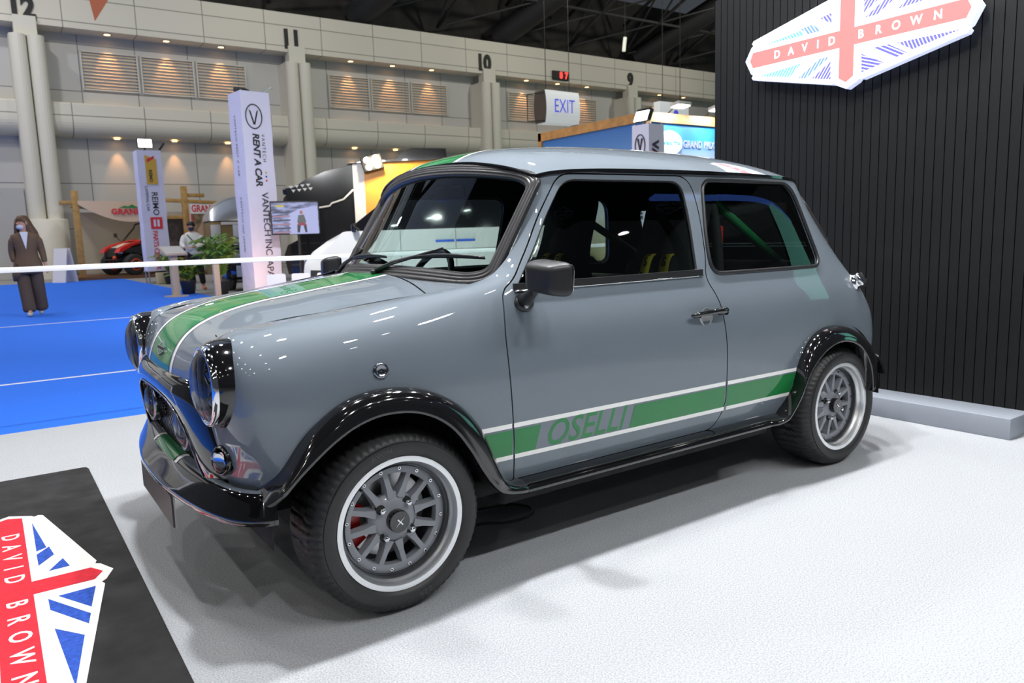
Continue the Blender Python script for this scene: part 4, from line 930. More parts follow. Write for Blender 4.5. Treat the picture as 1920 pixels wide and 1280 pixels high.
# rounded ledge between the two tiers
sec = [(YW, 6.42), (YF-.05, 6.42), (YF, 6.37), (YF, 5.80)]+[(YF-.45+.45*math.cos(t), 5.80-.55*math.sin(t)) for t in np.linspace(.2, 1.35, 7)]+[(YW, 5.22)]
V = [(x, y, z) for x in (-57, 17) for y, z in sec]; k = len(sec); g = MB(); g.add(V, [(i, i+1, k+i+1, k+i) for i in range(k-1)], PB, False); struct(g.build('trim_4'))
g = MB(); g.box((-20, YW-.9, 12.6), (75, .3, 4), mat('dark_cladding', (.022, .020, .017), .8, noise=(1.2, .5))); struct(g.build('wall_upper'))
g = MB(); g.box((5, -5, 16.2), (80, 60, .2), mat('roof_black', (.008, .008, .009), .9)); struct(g.build('ceiling'))
for k in range(3):  # unseen glowing panels, added above the wall for the bonnet to reflect
    g = MB(); g.box((9-10*k, -32.55, 14.5), (9.4, .12, 2.9), mat('clerestory', (.5, .55, .6), .4, emit=(.80, .93, 1.), es=.16)); struct(g.build('window_%d' % (k+1)))
ROOFGLOW = mat('skylight', (.5, .55, .6), .4, emit=(.80, .93, 1.), es=.22)  # unseen glowing panels, added under the ceiling for reflections on the car roof
for k in range(4):
    g = MB(); g.box((9-9.6*k, -19, 16.05), (8.8, 14, .08), ROOFGLOW); struct(g.build('window_%d' % (k+4)))
# columns
nm = {0: '12', 1: '11', 2: '10', 3: '9'}
INK = mat('numeral_black', (.012, .012, .012), .6)
for i in range(-1, 5):
    cx = -1.29-10*i; k = i+2
    s1 = [(-.60+.30*math.cos(t)+.0, .30*math.sin(t)) for t in np.linspace(math.pi, 0, 9)]
    prof = [(-.55, -.95)]+[(-.285-.27*math.cos(t), .16+.26*math.sin(t)) for t in np.linspace(0, math.pi, 11)]+[(0, .02)]+[(.285-.27*math.cos(t), .16+.26*math.sin(t)) for t in np.linspace(0, math.pi, 11)]+[(.55, -.95)]
    V = [(cx-x, YF+y, z) for z in (-.11, 8.66) for x, y in prof]; n = len(prof); g = MB(); g.add(V, [(j, n+j, n+j+1, j+1) for j in range(n-1)]+[tuple(range(n, 2*n))], COLM, False)
    g.box((cx, YF-.1, 9.0), (.72, .5, .7), COLM); g.lathe([(.70, -.11), (.70, 2.05), (.66, 2.10), (.0, 2.10)], COLM, Matrix.Translation((cx, YF-.05, 0)), n=32); c = struct(g.build('column_%d' % k))
    if i in nm:
        g = MB(); put_text(g, nm[i], frame((cx+(.05, .17, .25, .1)[i], YF+.02, 9.62), (-1, 0, 0), (0, 0, 1), (0, 1, 0)) @ Matrix.Diagonal((.82, 1, 1, 1)), 1.05, INK, bold=.05, depth=.03); tag(g.build('bay_number'), {'12': 'large black number 12 on the cream beam at the far left', '11': 'large black number 11 on the cream beam above the second column', '10': 'large black number 10 on the cream beam left of the red clock', '9': 'large black number 9 on the cream beam right of the red clock'}[nm[i]], 'number')
# louvred vents and downlights
LV = mat('louvre_slats', (.55, .46, .36), .5); LF = mat('louvre_frame', (.55, .54, .50), .5); LB = mat('louvre_back', (.05, .045, .04), .8)
LAMP = mat('warm_lamp', (1, .8, .6), .5, emit=(1, .55, .22), es=9.)
bayname = ['between numbers 12 and 11', 'between numbers 11 and 10', 'between numbers 10 and 9', 'right of number 9']; pos = ['left', 'middle', 'right']
def louvre():
    r = empty('louvred_vent'); w, h = 1.98, 1.42
    g = MB(); g.box((0, -.02, 0), (w, .02, h), LB); g.build('backing', r)
    g = MB(); V = []; F = []
    for k in range(11):
        z = -h/2+.06+k*.124; o = len(V); V += [(-w/2, .005, z+.070), (w/2, .005, z+.070), (w/2, .060, z+.012), (-w/2, .060, z+.012), (w/2, .060, z), (-w/2, .060, z), (-w/2, .0, z+.058), (w/2, .0, z+.058)]; F += [(o+3, o+2, o+1, o), (o+5, o+4, o+2, o+3), (o+6, o+7, o+4, o+5)]
    g.add(V, F, LV); g.build('slats', r)
    g = MB()
    for x in (-w/2, w/2): g.box((x, .04, 0), (.05, .09, h+.06), LF)
    for z in (-h/2, h/2): g.box((0, .04, z), (w, .09, .05), LF)
    g.build('frame', r); return r
def dup(root, loc):
    c = root.copy(); COL.objects.link(c); c.location = loc
    for ch in root.children: d = ch.copy(); COL.objects.link(d); d.parent = c
    return c
lv0 = None; dl0 = None
def spot(loc, target, power, ang, color=(1, .50, .20)):
    l = bpy.data.lights.new('downlight_beam', 'SPOT'); l.energy = power; l.spot_size = R_(ang); l.spot_blend = .8; l.color = color; l.shadow_soft_size = .06
    o = bpy.data.objects.new('downlight_beam', l); COL.objects.link(o); o.location = loc; o.rotation_euler = (Vector(target)-Vector(loc)).to_track_quat('-Z', 'Y').to_euler()
def downlight():
    r = empty('downlight'); g = MB(); g.lathe([(.16, 0), (.16, -.02), (.12, -.02), (.11, .0)], LF, n=20); g.build('ring', r); g = MB(); g.lathe([(.0, -.012), (.115, -.012)], LAMP, n=20); g.build('lamp', r); return r
for b in range(4):
    for k in range(3):
        x = -1.29-10*b-2.72-2.12*k-.05; loc = (x, YW+.0, 7.80)
        if b == 3 and k > 0: continue
        if lv0 is None: lv0 = louvre(); lv0.location = loc; o = lv0
        else: o = dup(lv0, loc)
        tag(o, 'warm-lit slatted vent %s, %s of its three' % (bayname[b], pos[k]) if b < 3 else 'warm-lit slatted vent right of number 9 above the blue booth', 'vent', 'louvred vents')
    for k in range(3):
        x = -1.29-10*b-2.72-2.12*k
        for z, tier in ((9.12, 'upper'), (5.22, 'lower')):
            if b == 2 and tier == 'lower' or (b == 3 and (tier == 'lower' or k == 2)): continue
            loc = (x, -31.42 if z > 6 else -31.55, z)
            if dl0 is None: dl0 = downlight(); dl0.location = loc; o = dl0
            else: o = dup(dl0, loc)
            tag(o, ('small warm downlight in the soffit over the %s vent %s' % (pos[k], bayname[b])) if tier == 'upper' else ('small warm downlight under the ledge %s, %s one' % (bayname[b], pos[k])), 'downlight', 'warm downlights')
            spot((x, loc[1]-.02, z-.04), (x, YW+.05, z-1.5), 150 if tier == 'upper' else 95, 50)
# panelled door at the far left
g = MB(); g.box((.9, YW+.05, 1.6), (3.2, .1, 3.4), mat('door_grey', (.42, .42, .42), .5)); struct(g.build('door_1'))
# added fill lights aimed at the far wall
for x in (2, -10, -22, -34):
    disc('hall_highbay', (x, -22, 12.6), (x, -31, 8), .8, 300, (1, .95, .85))
# ---------------------------------------------------------------- roof steel
TR = mat('roof_steel', (.012, .012, .013), .6); TR2 = mat('roof_purlin', (.03, .03, .03), .6)
random.seed(7)
for k, (x, lab) in enumerate(((-15.5, 'leftmost big black roof strut leaning over the far wall'), (-23.5, 'second big black roof strut leaning over the far wall, above number 10'), (-33.5, 'big black roof strut leaning over the far wall, right of number 9'))):
    g = MB(); g.cyl((x+1.0, -31.75, 11.15), (x-3.5, -22, 16.0), .62, TR, n=14); tag(g.build('roof_strut'), lab, 'strut', 'roof struts')
for k in range(7):
    x = -10.5-4.2*k; r = thing('roof_truss', 'dark lattice roof truss %s' % ['above the beam left of number 10', 'above the beam over number 10', 'above the beam just left of the red clock', 'above the beam over the red clock', 'above the beam left of number 9', 'above the beam over number 9', 'above the beam right of number 9'][k], 'truss', (x, 0, 0), 0, 'roof trusses')
    P = [(0, -31.8, 11.3+.0), (0, -29, 12.4), (0, -26, 13.6), (0, -22, 15)]; g = MB(); g.tube(P, .09, TR2, n=8); g.build('lower_chord', r)
    g = MB(); g.tube([(0, y, z+1.6) for _, y, z in P], .09, TR2, n=8); g.build('upper_chord', r)
    for j in range(3):
        a, b_ = P[j], P[j+1]; g = MB(); g.cyl(a, (0, b_[1], b_[2]+1.6), .055, TR2, n=8); g.build('web', r); g = MB(); g.cyl(a, (-4.2, b_[1], b_[2]), .05, TR2, n=8); g.build('brace', r)
for z, y, lab in ((12.4, -29, 'lower'), (13.6, -26, 'upper')):
    g = MB(); g.cyl((5, y, z), (-42, y, z), .08, TR2, n=8); tag(g.build('purlin'), 'long dark %s purlin running along under the black roof' % lab, 'purlin')
g = MB(); g.cyl((-26.1, -26, 10.36), (-26.0, -26, 9.70), .09, mat('tube_white', (.7, .7, .62), .5, emit=(.8, .8, .65), es=.5), n=10); g.cyl((-26.1, -26, 10.36), (-26.1, -26, 13.45), .012, TR2); tag(g.build('hanging_tube'), 'short pale tube hanging below the dark roof left of number 9', 'tube')
# digital clock
r = thing('digital_clock', 'black digital clock with glowing red digits on the cream beam', 'clock', (-25.95, YF+.06, 9.44))
g = MB(); g.box((0, 0, 0), (1.08, .12, .46), INK, .01); g.build('case', r)
RED = mat('red_digits', (.6, .02, .02), .5, emit=(1, .03, .02), es=3.)
for t, x in (('18', -.02), ('17', -.38)):
    g = MB(); put_text(g, t[1], frame((x+.0, .062, 0), (-1, 0, 0), (0, 0, 1), (0, 1, 0)) @ Matrix.Diagonal((.85, 1, 1, 1)), .46, RED, bold=.02); g.build('digit', r)
# hanging EXIT sign box
r = thing('exit_sign', 'hanging white box sign with blue EXIT letters below the red clock', 'sign', (-20.45, -24, 6.38))
SG = mat('exit_white', (.75, .76, .74), .5, emit=(.75, .78, .80), es=.42)
sec = [(-.92, -.70), (-.92, .68), (.92, .62), (.92, -.66)]
V = []
for y in (-.0, -.7):
    for i in range(9):
        t = -1+2*i/8; bx = .10*(1-t*t)
        V += [(.93, y+(-1 if y < 0 else 1)*bx, t*.68), (-.93, y+(-1 if y < 0 else 1)*bx, t*.66)]
F = [(2*i, 2*i+2, 2*i+3, 2*i+1) for i in range(8)]+[(18+2*i+1, 18+2*i+3, 18+2*i+2, 18+2*i) for i in range(8)]+[(16, 34, 35, 17), (0, 1, 19, 18)]
g = MB(); g.add(V, F, SG, False); g.build('light_box', r)
g = MB(); n = 9; g.add([(.93, 0 if False else (.10*(1-(-1+2*i/8)**2) if q == 0 else -.7-.10*(1-(-1+2*i/8)**2)), (-1+2*i/8)*.68) for i in range(9) for q in (0, 1)], [(2*i, 2*i+1, 2*i+3, 2*i+2) for i in range(8)]+[], mat('sign_frame_brown', (.16, .12, .10), .5)); g.build('end_cap', r)
EX = mat('exit_blue', (.05, .06, .6), .5, emit=(.10, .11, .75), es=.5)
g = MB(); put_text(g, 'EXIT', frame((-.05, .115, .0), (-1, 0, 0), (0, 0, 1), (0, 1, 0)) @ Matrix.Diagonal((.72, 1.05, 1, 1)), .78, EX, bold=-.004, depth=.004); g.build('letters', r)
g = MB()
for x in (.6, -.7): g.cyl((x, -.35, .65), (x, -.35, 7.2), .015, TR2, n=6)
for a, b_ in (((.93, -.05, .55), (1.5, -.5, .50)), ((.93, -.05, -.6), (1.5, -.5, -.62)), ((1.5, -.5, .50), (1.5, -.5, -.62))): g.cyl(a, b_, .02, TR2, n=6)
g.build('hanger', r)
r = thing('toilet_sign', 'pale hanging box sign with a blue figure above the blue booth', 'sign', (-27.2, -24, 6.42))
g = MB(); g.box((0, 0, 0), (2.0, .4, 1.2), SG, .02); g.build('light_box', r)
g = MB(); M = frame((-.1, .205, -.20), (-1, 0, 0), (0, 0, 1), (0, 1, 0)); g.prism([(.16*math.cos(t), .30+.16*math.sin(t)) for t in np.linspace(0, 2*math.pi, 20)[:-1]], .01, EX, M); g.prism([(-.13, .16), (.13, .16), (.32, -.2), (-.32, -.2)], .01, EX, M); g.build('figure', r)
g = MB(); g.cyl((.6, 0, .6), (.6, 0, 7), .015, TR2, n=6); g.cyl((-.6, 0, .6), (-.6, 0, 7), .015, TR2, n=6); g.build('hanger', r)
# orange pennant hanging at the top left
g = MB(); g.prism([(0, 0), (-.52, .05), (-.10, -.62)], .01, mat('pennant_orange', (.75, .22, .10), .7), Matrix.Translation((-2.03, -20, 7.30)) @ Matrix.Rotation(R_(90), 4, 'X')); g.cyl((-2.03, -20, 7.3), (-2.03, -20, 16.1), .008, TR2, n=6); g.cyl((-2.5, -20, 7.34), (-2.5, -20, 16.1), .008, TR2, n=6); tag(g.build('pennant'), 'orange pennant tip hanging in front of the cream beam right of number 12', 'pennant')
# ================================================================= things across the aisle
def facing(x, y): return math.atan2(CAM[1]-y, CAM[0]-x)+math.pi/2     # local -y looks at the visitor with the camera
FL = -.1
FABW = mat('banner_cloth', (.66, .65, .80), .8, bump=(6, .5, .03)); INKT = mat('print_black', (.02, .02, .025), .7); REDT = mat('print_red', (.65, .03, .05), .7); GOLD = mat('print_gold', (.60, .36, .05), .7); POLE = mat('pole_grey', (.35, .35, .37), .4, .6)
LEDW = mat('led_white', (1, 1, 1), .5, emit=(1, .98, .94), es=14.); LEDC = mat('led_warm', (1, .95, .8), .5, emit=(1, .90, .62), es=10.)
def vtext(g, body, x, ztop, size, m, y, lo=0., **k):
    """a line of text reading downwards, centred on x, starting at height ztop"""
    V, F = text_mesh(body, size, align='LEFT', **k); g.add(V, F, m, False, frame((x, y, ztop), (0, 0, -1), (1, 0, 0), (0, -1, 0)))
def tower(name, label, x, y, rz, w, d, z0, z1, faces):
    r = thing(name, label, 'banner', (x, y, FL), rz, None)
    g = MB(); n = 10; V = []
    for k in range(n+1):
        z = z0+(z1-z0)*k/n; a = 1-.02*math.sin(k*2.1)
        V += [(sx*w/2*a, sy*d/2*a, z) for sx, sy in ((-1, -1), (1, -1), (1, 1), (-1, 1))]
    g.add(V, [(4*k+q, 4*k+(q+1) % 4, 4*k+4+(q+1) % 4, 4*k+4+q) for k in range(n) for q in range(4)]+[tuple(range(4*n, 4*n+4))], FABW, False); g.build('cloth', r)
    g = MB()
    for sx in (-1, 1):
        for sy in (-1, 1): g.cyl((sx*(w/2-.03), sy*(d/2-.03), 0), (sx*(w/2-.03), sy*(d/2-.03), z1+.02), .02, POLE, n=8)
    g.box((0, 0, .02), (w, d, .04), POLE); g.build('frame', r); faces(r, w, d, z0, z1); return r
def fa(r, w, d, z0, z1):
    y = -d/2-.012; g = MB()
    g.tube([(-.06+.17*math.cos(t), y, z1-.50+.24*math.sin(t)) for t in np.linspace(0, 2*math.pi, 28)[:-1]], .012, INKT, n=6, closed=True)
    g.prism([(-.10, .14), (-.06, .10), (0, -.12), (.06, .10), (.10, .14), (.02, -.16), (-.02, -.16)], .004, INKT, frame((-.06, y, z1-.50), (0, 0, -1), (1, 0, 0), (0, -1, 0)) @ Matrix.Rotation(R_(90), 4, 'Z')); tag(g.build('logo', r), 'circled V logo')
    g = MB(); vtext(g, 'RENT A CAR', -.055, z1-.83, .195, INKT, y, bold=.006, shear=.15, spacing=.95); g.build('large_lettering', r); g = MB(); vtext(g, 'VANTECH', .10, z1-.84, .10, INKT, y, spacing=1.35)
    for k, c in enumerate((GOLD, mat('print_blue', (.02, .05, .4), .7), REDT)): h = MB(); h.prism([(.02*math.cos(t), .02*math.sin(t)) for t in np.linspace(0, 6.28, 12)[:-1]], .004, c, frame((.11, y, z1-1.62-.08*k), (1, 0, 0), (0, 0, 1), (0, -1, 0))); h.build('colour_dot', r)
    g.build('small_lettering', r); g = MB(); vtext(g, 'VANTECH INC JAPAN', .045, z1-2.02, .205, INKT, y, bold=.001, spacing=.95); g.build('lettering', r)
    g = MB(); M = Matrix.Rotation(R_(-90), 4, 'Z')
    g2 = MB(); vtext(g2, 'VANTECH RENT A CAR', 0, z1-.45, .10, INKT, 0, spacing=1.2); vtext(g2, 'VANTECH INC JAPAN', 0, z1-2.1, .10, INKT, 0, spacing=1.2)
    g.add(g2.v, g2.f, INKT, False, Matrix.Translation((-w/2-.012, .03, 0)) @ Matrix.Rotation(R_(-90), 4, 'Z')); g.build('side_lettering', r)
    g = MB(); g.box((-.10, .10, z1+.07), (.26, .2, .09), INK, .01, Matrix.Rotation(R_(20), 4, 'X')); g.cyl((-.1, .1, z1), (-.1, .1, z1+.05), .02, INK); g.build('floodlight', r)
    g = MB(); g.box((.42, .1, z1+.11), (.34, .05, .05), mat('lamp_silver', (.7, .7, .7), .3, .8), .01, Matrix.Rotation(R_(-28), 4, 'Y')); g.build('lamp_arm', r)
tower('banner_tower', 'tall lilac white banner tower lettered RENT A CAR VANTECH INC JAPAN', -4.02, -13.9, facing(-4.02, -13.9)+R_(24), .62, .62, .05, 4.15, fa)
disc('booth_floodlight', (-3.6, -12.6, .25), (-4.0, -13.6, .6), .15, 9, (1, .55, .38))
def fb_(r, w, d, z0, z1):
    y = -d/2-.012; g = MB(); g.prism([(-.15, -.42), (.15, -.42), (.15, .30), (-.15, .42)], .004, GOLD, frame((.02, y, z1-.55), (1, 0, 0), (0, 0, 1), (0, -1, 0))); g.prism([(-.1, .1), (.1, .22), (.1, .3), (-.1, .2)], .006, REDT, frame((.02, y, z1-.45), (1, 0, 0), (0, 0, 1), (0, -1, 0))); vtext(g, 'REIMO', -.01, z1-.55, .12, INKT, y-.005, bold=.005); g.build('logo', r)
    g = MB(); vtext(g, 'REIMO', .04, z1-1.18, .23, INKT, y, bold=.002); vtext(g, 'CAMPING CAR', -.16, z1-1.0, .11, INKT, y); g.build('lettering', r)
    g = MB(); M = frame((.03, y, z1-2.08), (1, 0, 0), (0, 0, 1), (0, -1, 0)); g.prism([(-.16, -.17), (.16, -.17), (.16, .17), (-.16, .17)], .004, REDT, M)
    for a, b_ in ((-.05, 0), (.05, 0)): g.prism([(a-.03, -.1), (a+.03, -.1), (a+.03, .1), (a-.03, .1)], .006, FABW, M)
    vtext(g, 'PARTS CENTER', -.04, z1-2.30, .19, REDT, y, bold=.003, spacing=.85); tag(g.build('red_lettering', r), 'red PARTS CENTER lettering')
    g = MB(); g.box((-.04, .0, z1+.22), (.40, .12, .26), INK, .02); g.cyl((-.04, 0, z1), (-.04, 0, z1+.1), .02, INK); f = g.build('floodlight', r); g = MB(); g.box((-.04, -.065, z1+.22), (.36, .01, .22), LEDW); g.build('lens', f)
    g = MB(); g.box((.44, .1, z1+.16), (.26, .05, .06), INK, .01, Matrix.Rotation(R_(-55), 4, 'Y')); g.build('lamp_arm', r)
tower('banner_tower', 'narrow white banner tower with gold logo and red PARTS CENTER lettering', -3.42, -22.2, facing(-3.4, -22.2)+R_(12), .66, .5, .36, 3.84, fb_)
def fc(r, w, d, z0, z1):
    y = -d/2-.012; g = MB(); g.tube([(.0+.12*math.cos(t), y, z1-.38+.20*math.sin(t)) for t in np.linspace(0, 2*math.pi, 24)[:-1]], .010, INKT, n=6, closed=True); g.prism([(-.07, .11), (-.03, .11), (0, -.06), (.03, .11), (.07, .11), (.01, -.12), (-.01, -.12)], .004, INKT, frame((0, y, z1-.36), (1, 0, 0), (0, 0, 1), (0, -1, 0))); vtext(g, 'RENT A CAR', 0, z1-1.0, .13, INKT, y, bold=.004); g.build('logo', r)
    g = MB(); g.add(*(lambda q: (q[0], q[1]))((lambda gg: (vtext(gg, 'VANTECH INC JAPAN', -.05, z1-.3, .24, INKT, 0, bold=.012), (gg.v, gg.f))[1])(MB())), mat('print_violet', (.06, .03, .09), .7), False, Matrix.Translation((w/2+.012, .0, 0)) @ Matrix.Rotation(R_(90), 4, 'Z')); g.build('side_lettering', r)
    g = MB(); g.box((-.10, 0, z1+.20), (.36, .10, .24), INK, .02, Matrix.Rotation(R_(-25), 4, 'X')); g.cyl((-.1, 0, z1), (-.1, 0, z1+.1), .02, INK); f = g.build('floodlight', r); g = MB(); g.box((-.10, -.062, z1+.18), (.32, .01, .20), LEDW, 0, Matrix.Rotation(R_(-25), 4, 'X')); g.build('lens', f)
tower('banner_tower', 'white banner tower with a circled V logo standing at the corner of the blue booth', -9.62, -8.0, facing(-9.6, -8)+R_(-42), .42, .42, .05, 3.04, fc)
# ---------------------------------------------------------------- timber shelter with awning, on its deck
TIM = mat('timber', (.42, .24, .07), .6, noise=(6, .2)); DECK = mat('deck_brown', (.13, .055, .022), .6); CAN = mat('canvas', (.72, .52, .36), .8); CAN2 = mat('canvas_grey', (.36, .33, .28), .9)
g = MB(); g.box((-4.5, -28.55, -.05), (6.6, 3.1, .1), DECK); tag(g.build('deck'), 'brown wooden deck under the timber shelter by the far wall', 'deck')
r = thing('timber_shelter', 'timber post shelter with cream canvas awning lettered GRAND by the far wall', 'shelter', (0, 0, 0))
for x, y, h in ((-1.92, -27.25, 2.92), (-5.40, -27.25, 3.10), (-4.72, -29.9, 2.95), (-7.2, -27.25, 2.7)):
    g = MB(); g.box((x, y, h/2), (.20, .16, h), TIM, .01); g.build('post', r)
for a, b_ in (((-1.45, -27.25, 2.52), (-2.2, -27.25, 2.52)), ((-1.92, -27.3, 2.50), (-1.92, -28.4, 2.46)), ((-4.5, -27.25, 2.62), (-7.6, -27.25, 2.45)), ((-4.6, -27.3, 2.0), (-5.4, -27.3, 2.0)), ((-5.4, -27.3, 2.78), (-6.1, -27.3, 2.78))):
    g = MB(); a, b_ = Vector(a), Vector(b_); g.box((a+b_)/2, ((b_-a).length, .14, .13), TIM, .01, (b_-a).to_track_quat('X', 'Z').to_matrix().to_4x4()); g.build('beam', r)
g = MB(); g.box((-4.95, -27.5, 1.35), (.75, .04, 1.2), mat('dark_photo', (.05, .035, .03), .5, noise=(5, .8))); g.build('dark_panel', r)
V = []; n = 24
for k in range(n+1):
    w = k/n; x = -1.98-2.75*w; sag = .52*4*w*(1-w)**.9*.8
    for z in (2.58-.02*w, 2.50-.03*w-sag*.45, 2.46-.28*w-sag): V.append((x, -27.12+.02*math.sin(9*w), z))
g = MB(); g.add(V, [(3*k+q, 3*k+3+q, 3*k+4+q, 3*k+1+q) for k in range(n) for q in (0, 1)], CAN, True); va = g.build('awning', r)
V = [(x, y, z) for x, z in ((-1.98, 2.5), (-3.4, 2.25), (-4.73, 2.4)) for y in (-27.15, -29.95)]; g = MB(); g.add(V, [(0, 2, 3, 1), (2, 4, 5, 3)], CAN2, True); g.build('roof_cloth', r)
V = [(-2.05, -29.95, 2.3), (-2.05, -29.95, .05), (-6.0, -29.95, 2.3), (-6.0, -29.95, .05)]; g = MB(); g.add(V, [(0, 2, 3, 1)], CAN2, False); g.build('back_cloth', r)
g = MB(); put_text(g, 'GRAND', frame((-3.45, -27.08, 2.20), (-1, 0, 0), (0, 0, 1), (0, 1, 0)), .26, REDT, bold=.012, spacing=1.1); g.build('lettering', va); g = MB(); g.prism([(-.3, 0), (-.1, .08), (0, .05), (.12, .12), (.35, 0)], .005, mat('print_green', (.02, .22, .05), .7), frame((-3.5, -27.08, 2.33), (-1, 0, 0), (0, 0, 1), (0, 1, 0))); g.build('mountain_logo', va)
r = thing('notice_board', 'white sign board with red GRAND lettering above a brown poster', 'sign', (-6.15, -27.0, 0))
g = MB(); g.box((0, 0, 2.28), (1.25, .05, .34), mat('board_white', (.75, .72, .70), .6)); put_text(g, 'GRAND EX', frame((0, .03, 2.28), (-1, 0, 0), (0, 0, 1), (0, 1, 0)) @ Matrix.Diagonal((.7, 1, 1, 1)), .34, REDT, bold=.01); g.build('header', r)
g = MB(); g.box((.0, -.02, 1.55), (1.2, .03, 1.1), mat('poster_brown', (.22, .15, .08), .7, noise=(4, .7))); g.prism([(.5, -.3), (.35, .1), (.1, .4), (-.25, .3), (-.5, -.1), (-.35, -.35)], .01, mat('poster_tan', (.45, .28, .2), .7), frame((-.05, .0, 1.6), (-1, 0, 0), (0, 0, 1), (0, 1, 0))); g.prism([(.0, 0), (.3, .12), (.5, -.1), (.35, -.2), (.15, -.08)], .01, mat('poster_blue', (.03, .10, .55), .7), frame((-.25, .012, 1.45), (-1, 0, 0), (0, 0, 1), (0, 1, 0))); g.build('poster', r)
g = MB(); g.box((.6, -.02, 1.5), (.04, .06, 1.9), REDT); g.box((0, -.05, .55), (.1, .06, 1.1), TIM); g.build('frame', r)
r = thing('sign_board', 'white folding sandwich board at the edge of the blue carpet near the far wall', 'sign', (-1.32, -26.5, FL)); r.scale = (.88, .88, .88)
g = MB(); WP = mat('board_white', (.75, .72, .70), .6)
g.box((-.0, .16, .62), (.62, .03, 1.30), WP, 0, Matrix.Rotation(R_(10), 4, 'X')); g.build('front_panel', r); g = MB(); g.box((-.0, -.18, .62), (.62, .03, 1.30), WP, 0, Matrix.Rotation(R_(-10), 4, 'X')); g.build('rear_panel', r); r.rotation_euler = (0, 0, R_(-52))
disc('booth_floodlight', (-3.2, -27.5, 2.2), (-3.6, -29.5, .8), .2, 14, (1, .85, .6))  # added fill light that brightens the cloth under the awning
# ---------------------------------------------------------------- off-road buggy
RB_ = mat('buggy_red', (.62, .015, .012), .3, coat=.6); BLK = mat('buggy_black', (.015, .015, .016), .5); ORG = mat('bead_ring', (.65, .07, .02), .4)
r = thing('off_road_buggy', 'red and black off-road buggy parked under the canvas awning', 'vehicle', (-4.15, -28.2, 0), R_(24))
def pr(g, poly, y0, y1, m, bev=0): g.prism(poly, y1-y0, m, frame((0, y1, 0), (1, 0, 0), (0, 0, 1), (0, -1, 0)), bev=bev)
g = MB(); pr(g, [(1.15, .45), (1.30, .62), (.9, .75), (-.9, .70), (-1.35, .85), (-1.35, .45)], -.42, .42, BLK, .02); g.build('chassis', r)
g = MB(); pr(g, [(1.40, .66), (1.34, .90), (1.0, 1.06), (.35, 1.20), (.25, 1.14), (.9, .90), (1.22, .64)], -.34, .34, BLK, .02); pr(g, [(1.46, .80), (1.36, .95), (1.0, 1.10), (.20, 1.26), (.15, 1.20), (.9, 1.02), (1.30, .82)], .30, .60, RB_, .02); pr(g, [(1.46, .80), (1.36, .95), (1.0, 1.10), (.20, 1.26), (.15, 1.20), (.9, 1.02), (1.30, .82)], -.60, -.30, RB_, .02); g.box((.30, 0, 1.20), (.4, .7, .05), RB_, .02); g.box((1.02, 0, 1.04), (.5, .40, .03), mat('buggy_grey', (.5, .5, .5), .4), .01, Matrix.Rotation(R_(18), 4, 'Y')); g.build('bonnet', r)
g = MB(); pr(g, [(1.25, .80), (1.1, .93), (.2, 1.12), (-.2, 1.1), (-.2, .75), (.3, .62), (.9, .78)], .56, .62, BLK, .01); pr(g, [(1.25, .80), (1.1, .93), (.2, 1.12), (-.2, 1.1), (-.2, .75), (.3, .62), (.9, .78)], -.62, -.56, BLK, .01); g.build('side_panel', r)
g = MB(); pr(g, [(-.5, .95), (-1.4, 1.05), (-1.45, .85), (-.6, .7)], -.6, .6, RB_, .02); g.build('rear_body', r)
for s in (-1, 1):
    g = MB(); g.tube(catmull([(.62, s*.58, 1.12), (.10, s*.60, 1.62), (-.1, s*.6, 1.82), (-.9, s*.6, 1.80), (-1.25, s*.58, 1.0)], 5), .03, BLK, n=8); g.build('roll_bar', r)
    g = MB(); g.cyl((.60, s*.62, 1.2), (.62, s*.82, 1.36), .015, BLK, n=6); g.box((.63, s*.86, 1.42), (.05, .16, .14), BLK, .02); g.build('mirror', r)
    g = MB(); g.box((1.30, s*.40, .80), (.10, .22, .07), mat('buggy_lamp', (.7, .72, .75), .2), .02); g.build('headlamp', r)
    for x in (.98, -1.05):
        g = MB(); M = Matrix.Translation((x, s*.68, .37)) @ Matrix.Rotation(R_(90), 4, 'X'); g.lathe([(.20, -.13), (.34, -.14), (.37, -.10), (.37, .10), (.34, .14), (.20, .13)], mat('buggy_tyre', (.02, .02, .02), .8), M, n=28); w_ = g.build('wheel', r); g = MB(); g.lathe([(.0, -.10), (.15, -.12), (.15, .12), (.0, .10)], BLK, M, n=20); g.lathe([(.17, -.135), (.21, -.14), (.21, .14), (.17, .135)], ORG, M, n=28); g.build('bead_ring', w_)
        g = MB(); g.cyl((x*.95, s*.3, .55), (x, s*.60, .40), .03, BLK, n=8); g.cyl((x*.93, s*.38, .95), (x, s*.58, .45), .035, mat('damper', (.5, .5, .5), .4, .5), n=8); g.build('suspension', r)
g = MB(); g.box((-.5, 0, 1.82), (.95, 1.2, .04), BLK, .01); g.build('roof_panel', r)
for s in (-.3, .3): g = MB(); g.box((-.35, s, .95), (.12, .42, .75), BLK, .05, Matrix.Rotation(R_(-12), 4, 'Y')); g.box((-.1, s, .72), (.45, .42, .12), BLK, .04); g.build('seat', r)
g = MB(); g.cyl((1.45, -.5, .55), (1.45, .5, .55), .035, BLK, n=8); g.cyl((1.38, -.35, .85), (1.46, -.3, .5), .03, BLK, n=8); g.cyl((1.38, .35, .85), (1.46, .3, .5), .03, BLK, n=8); g.sphere((1.48, .35, .62), .07, ORG); g.build('bull_bar', r)
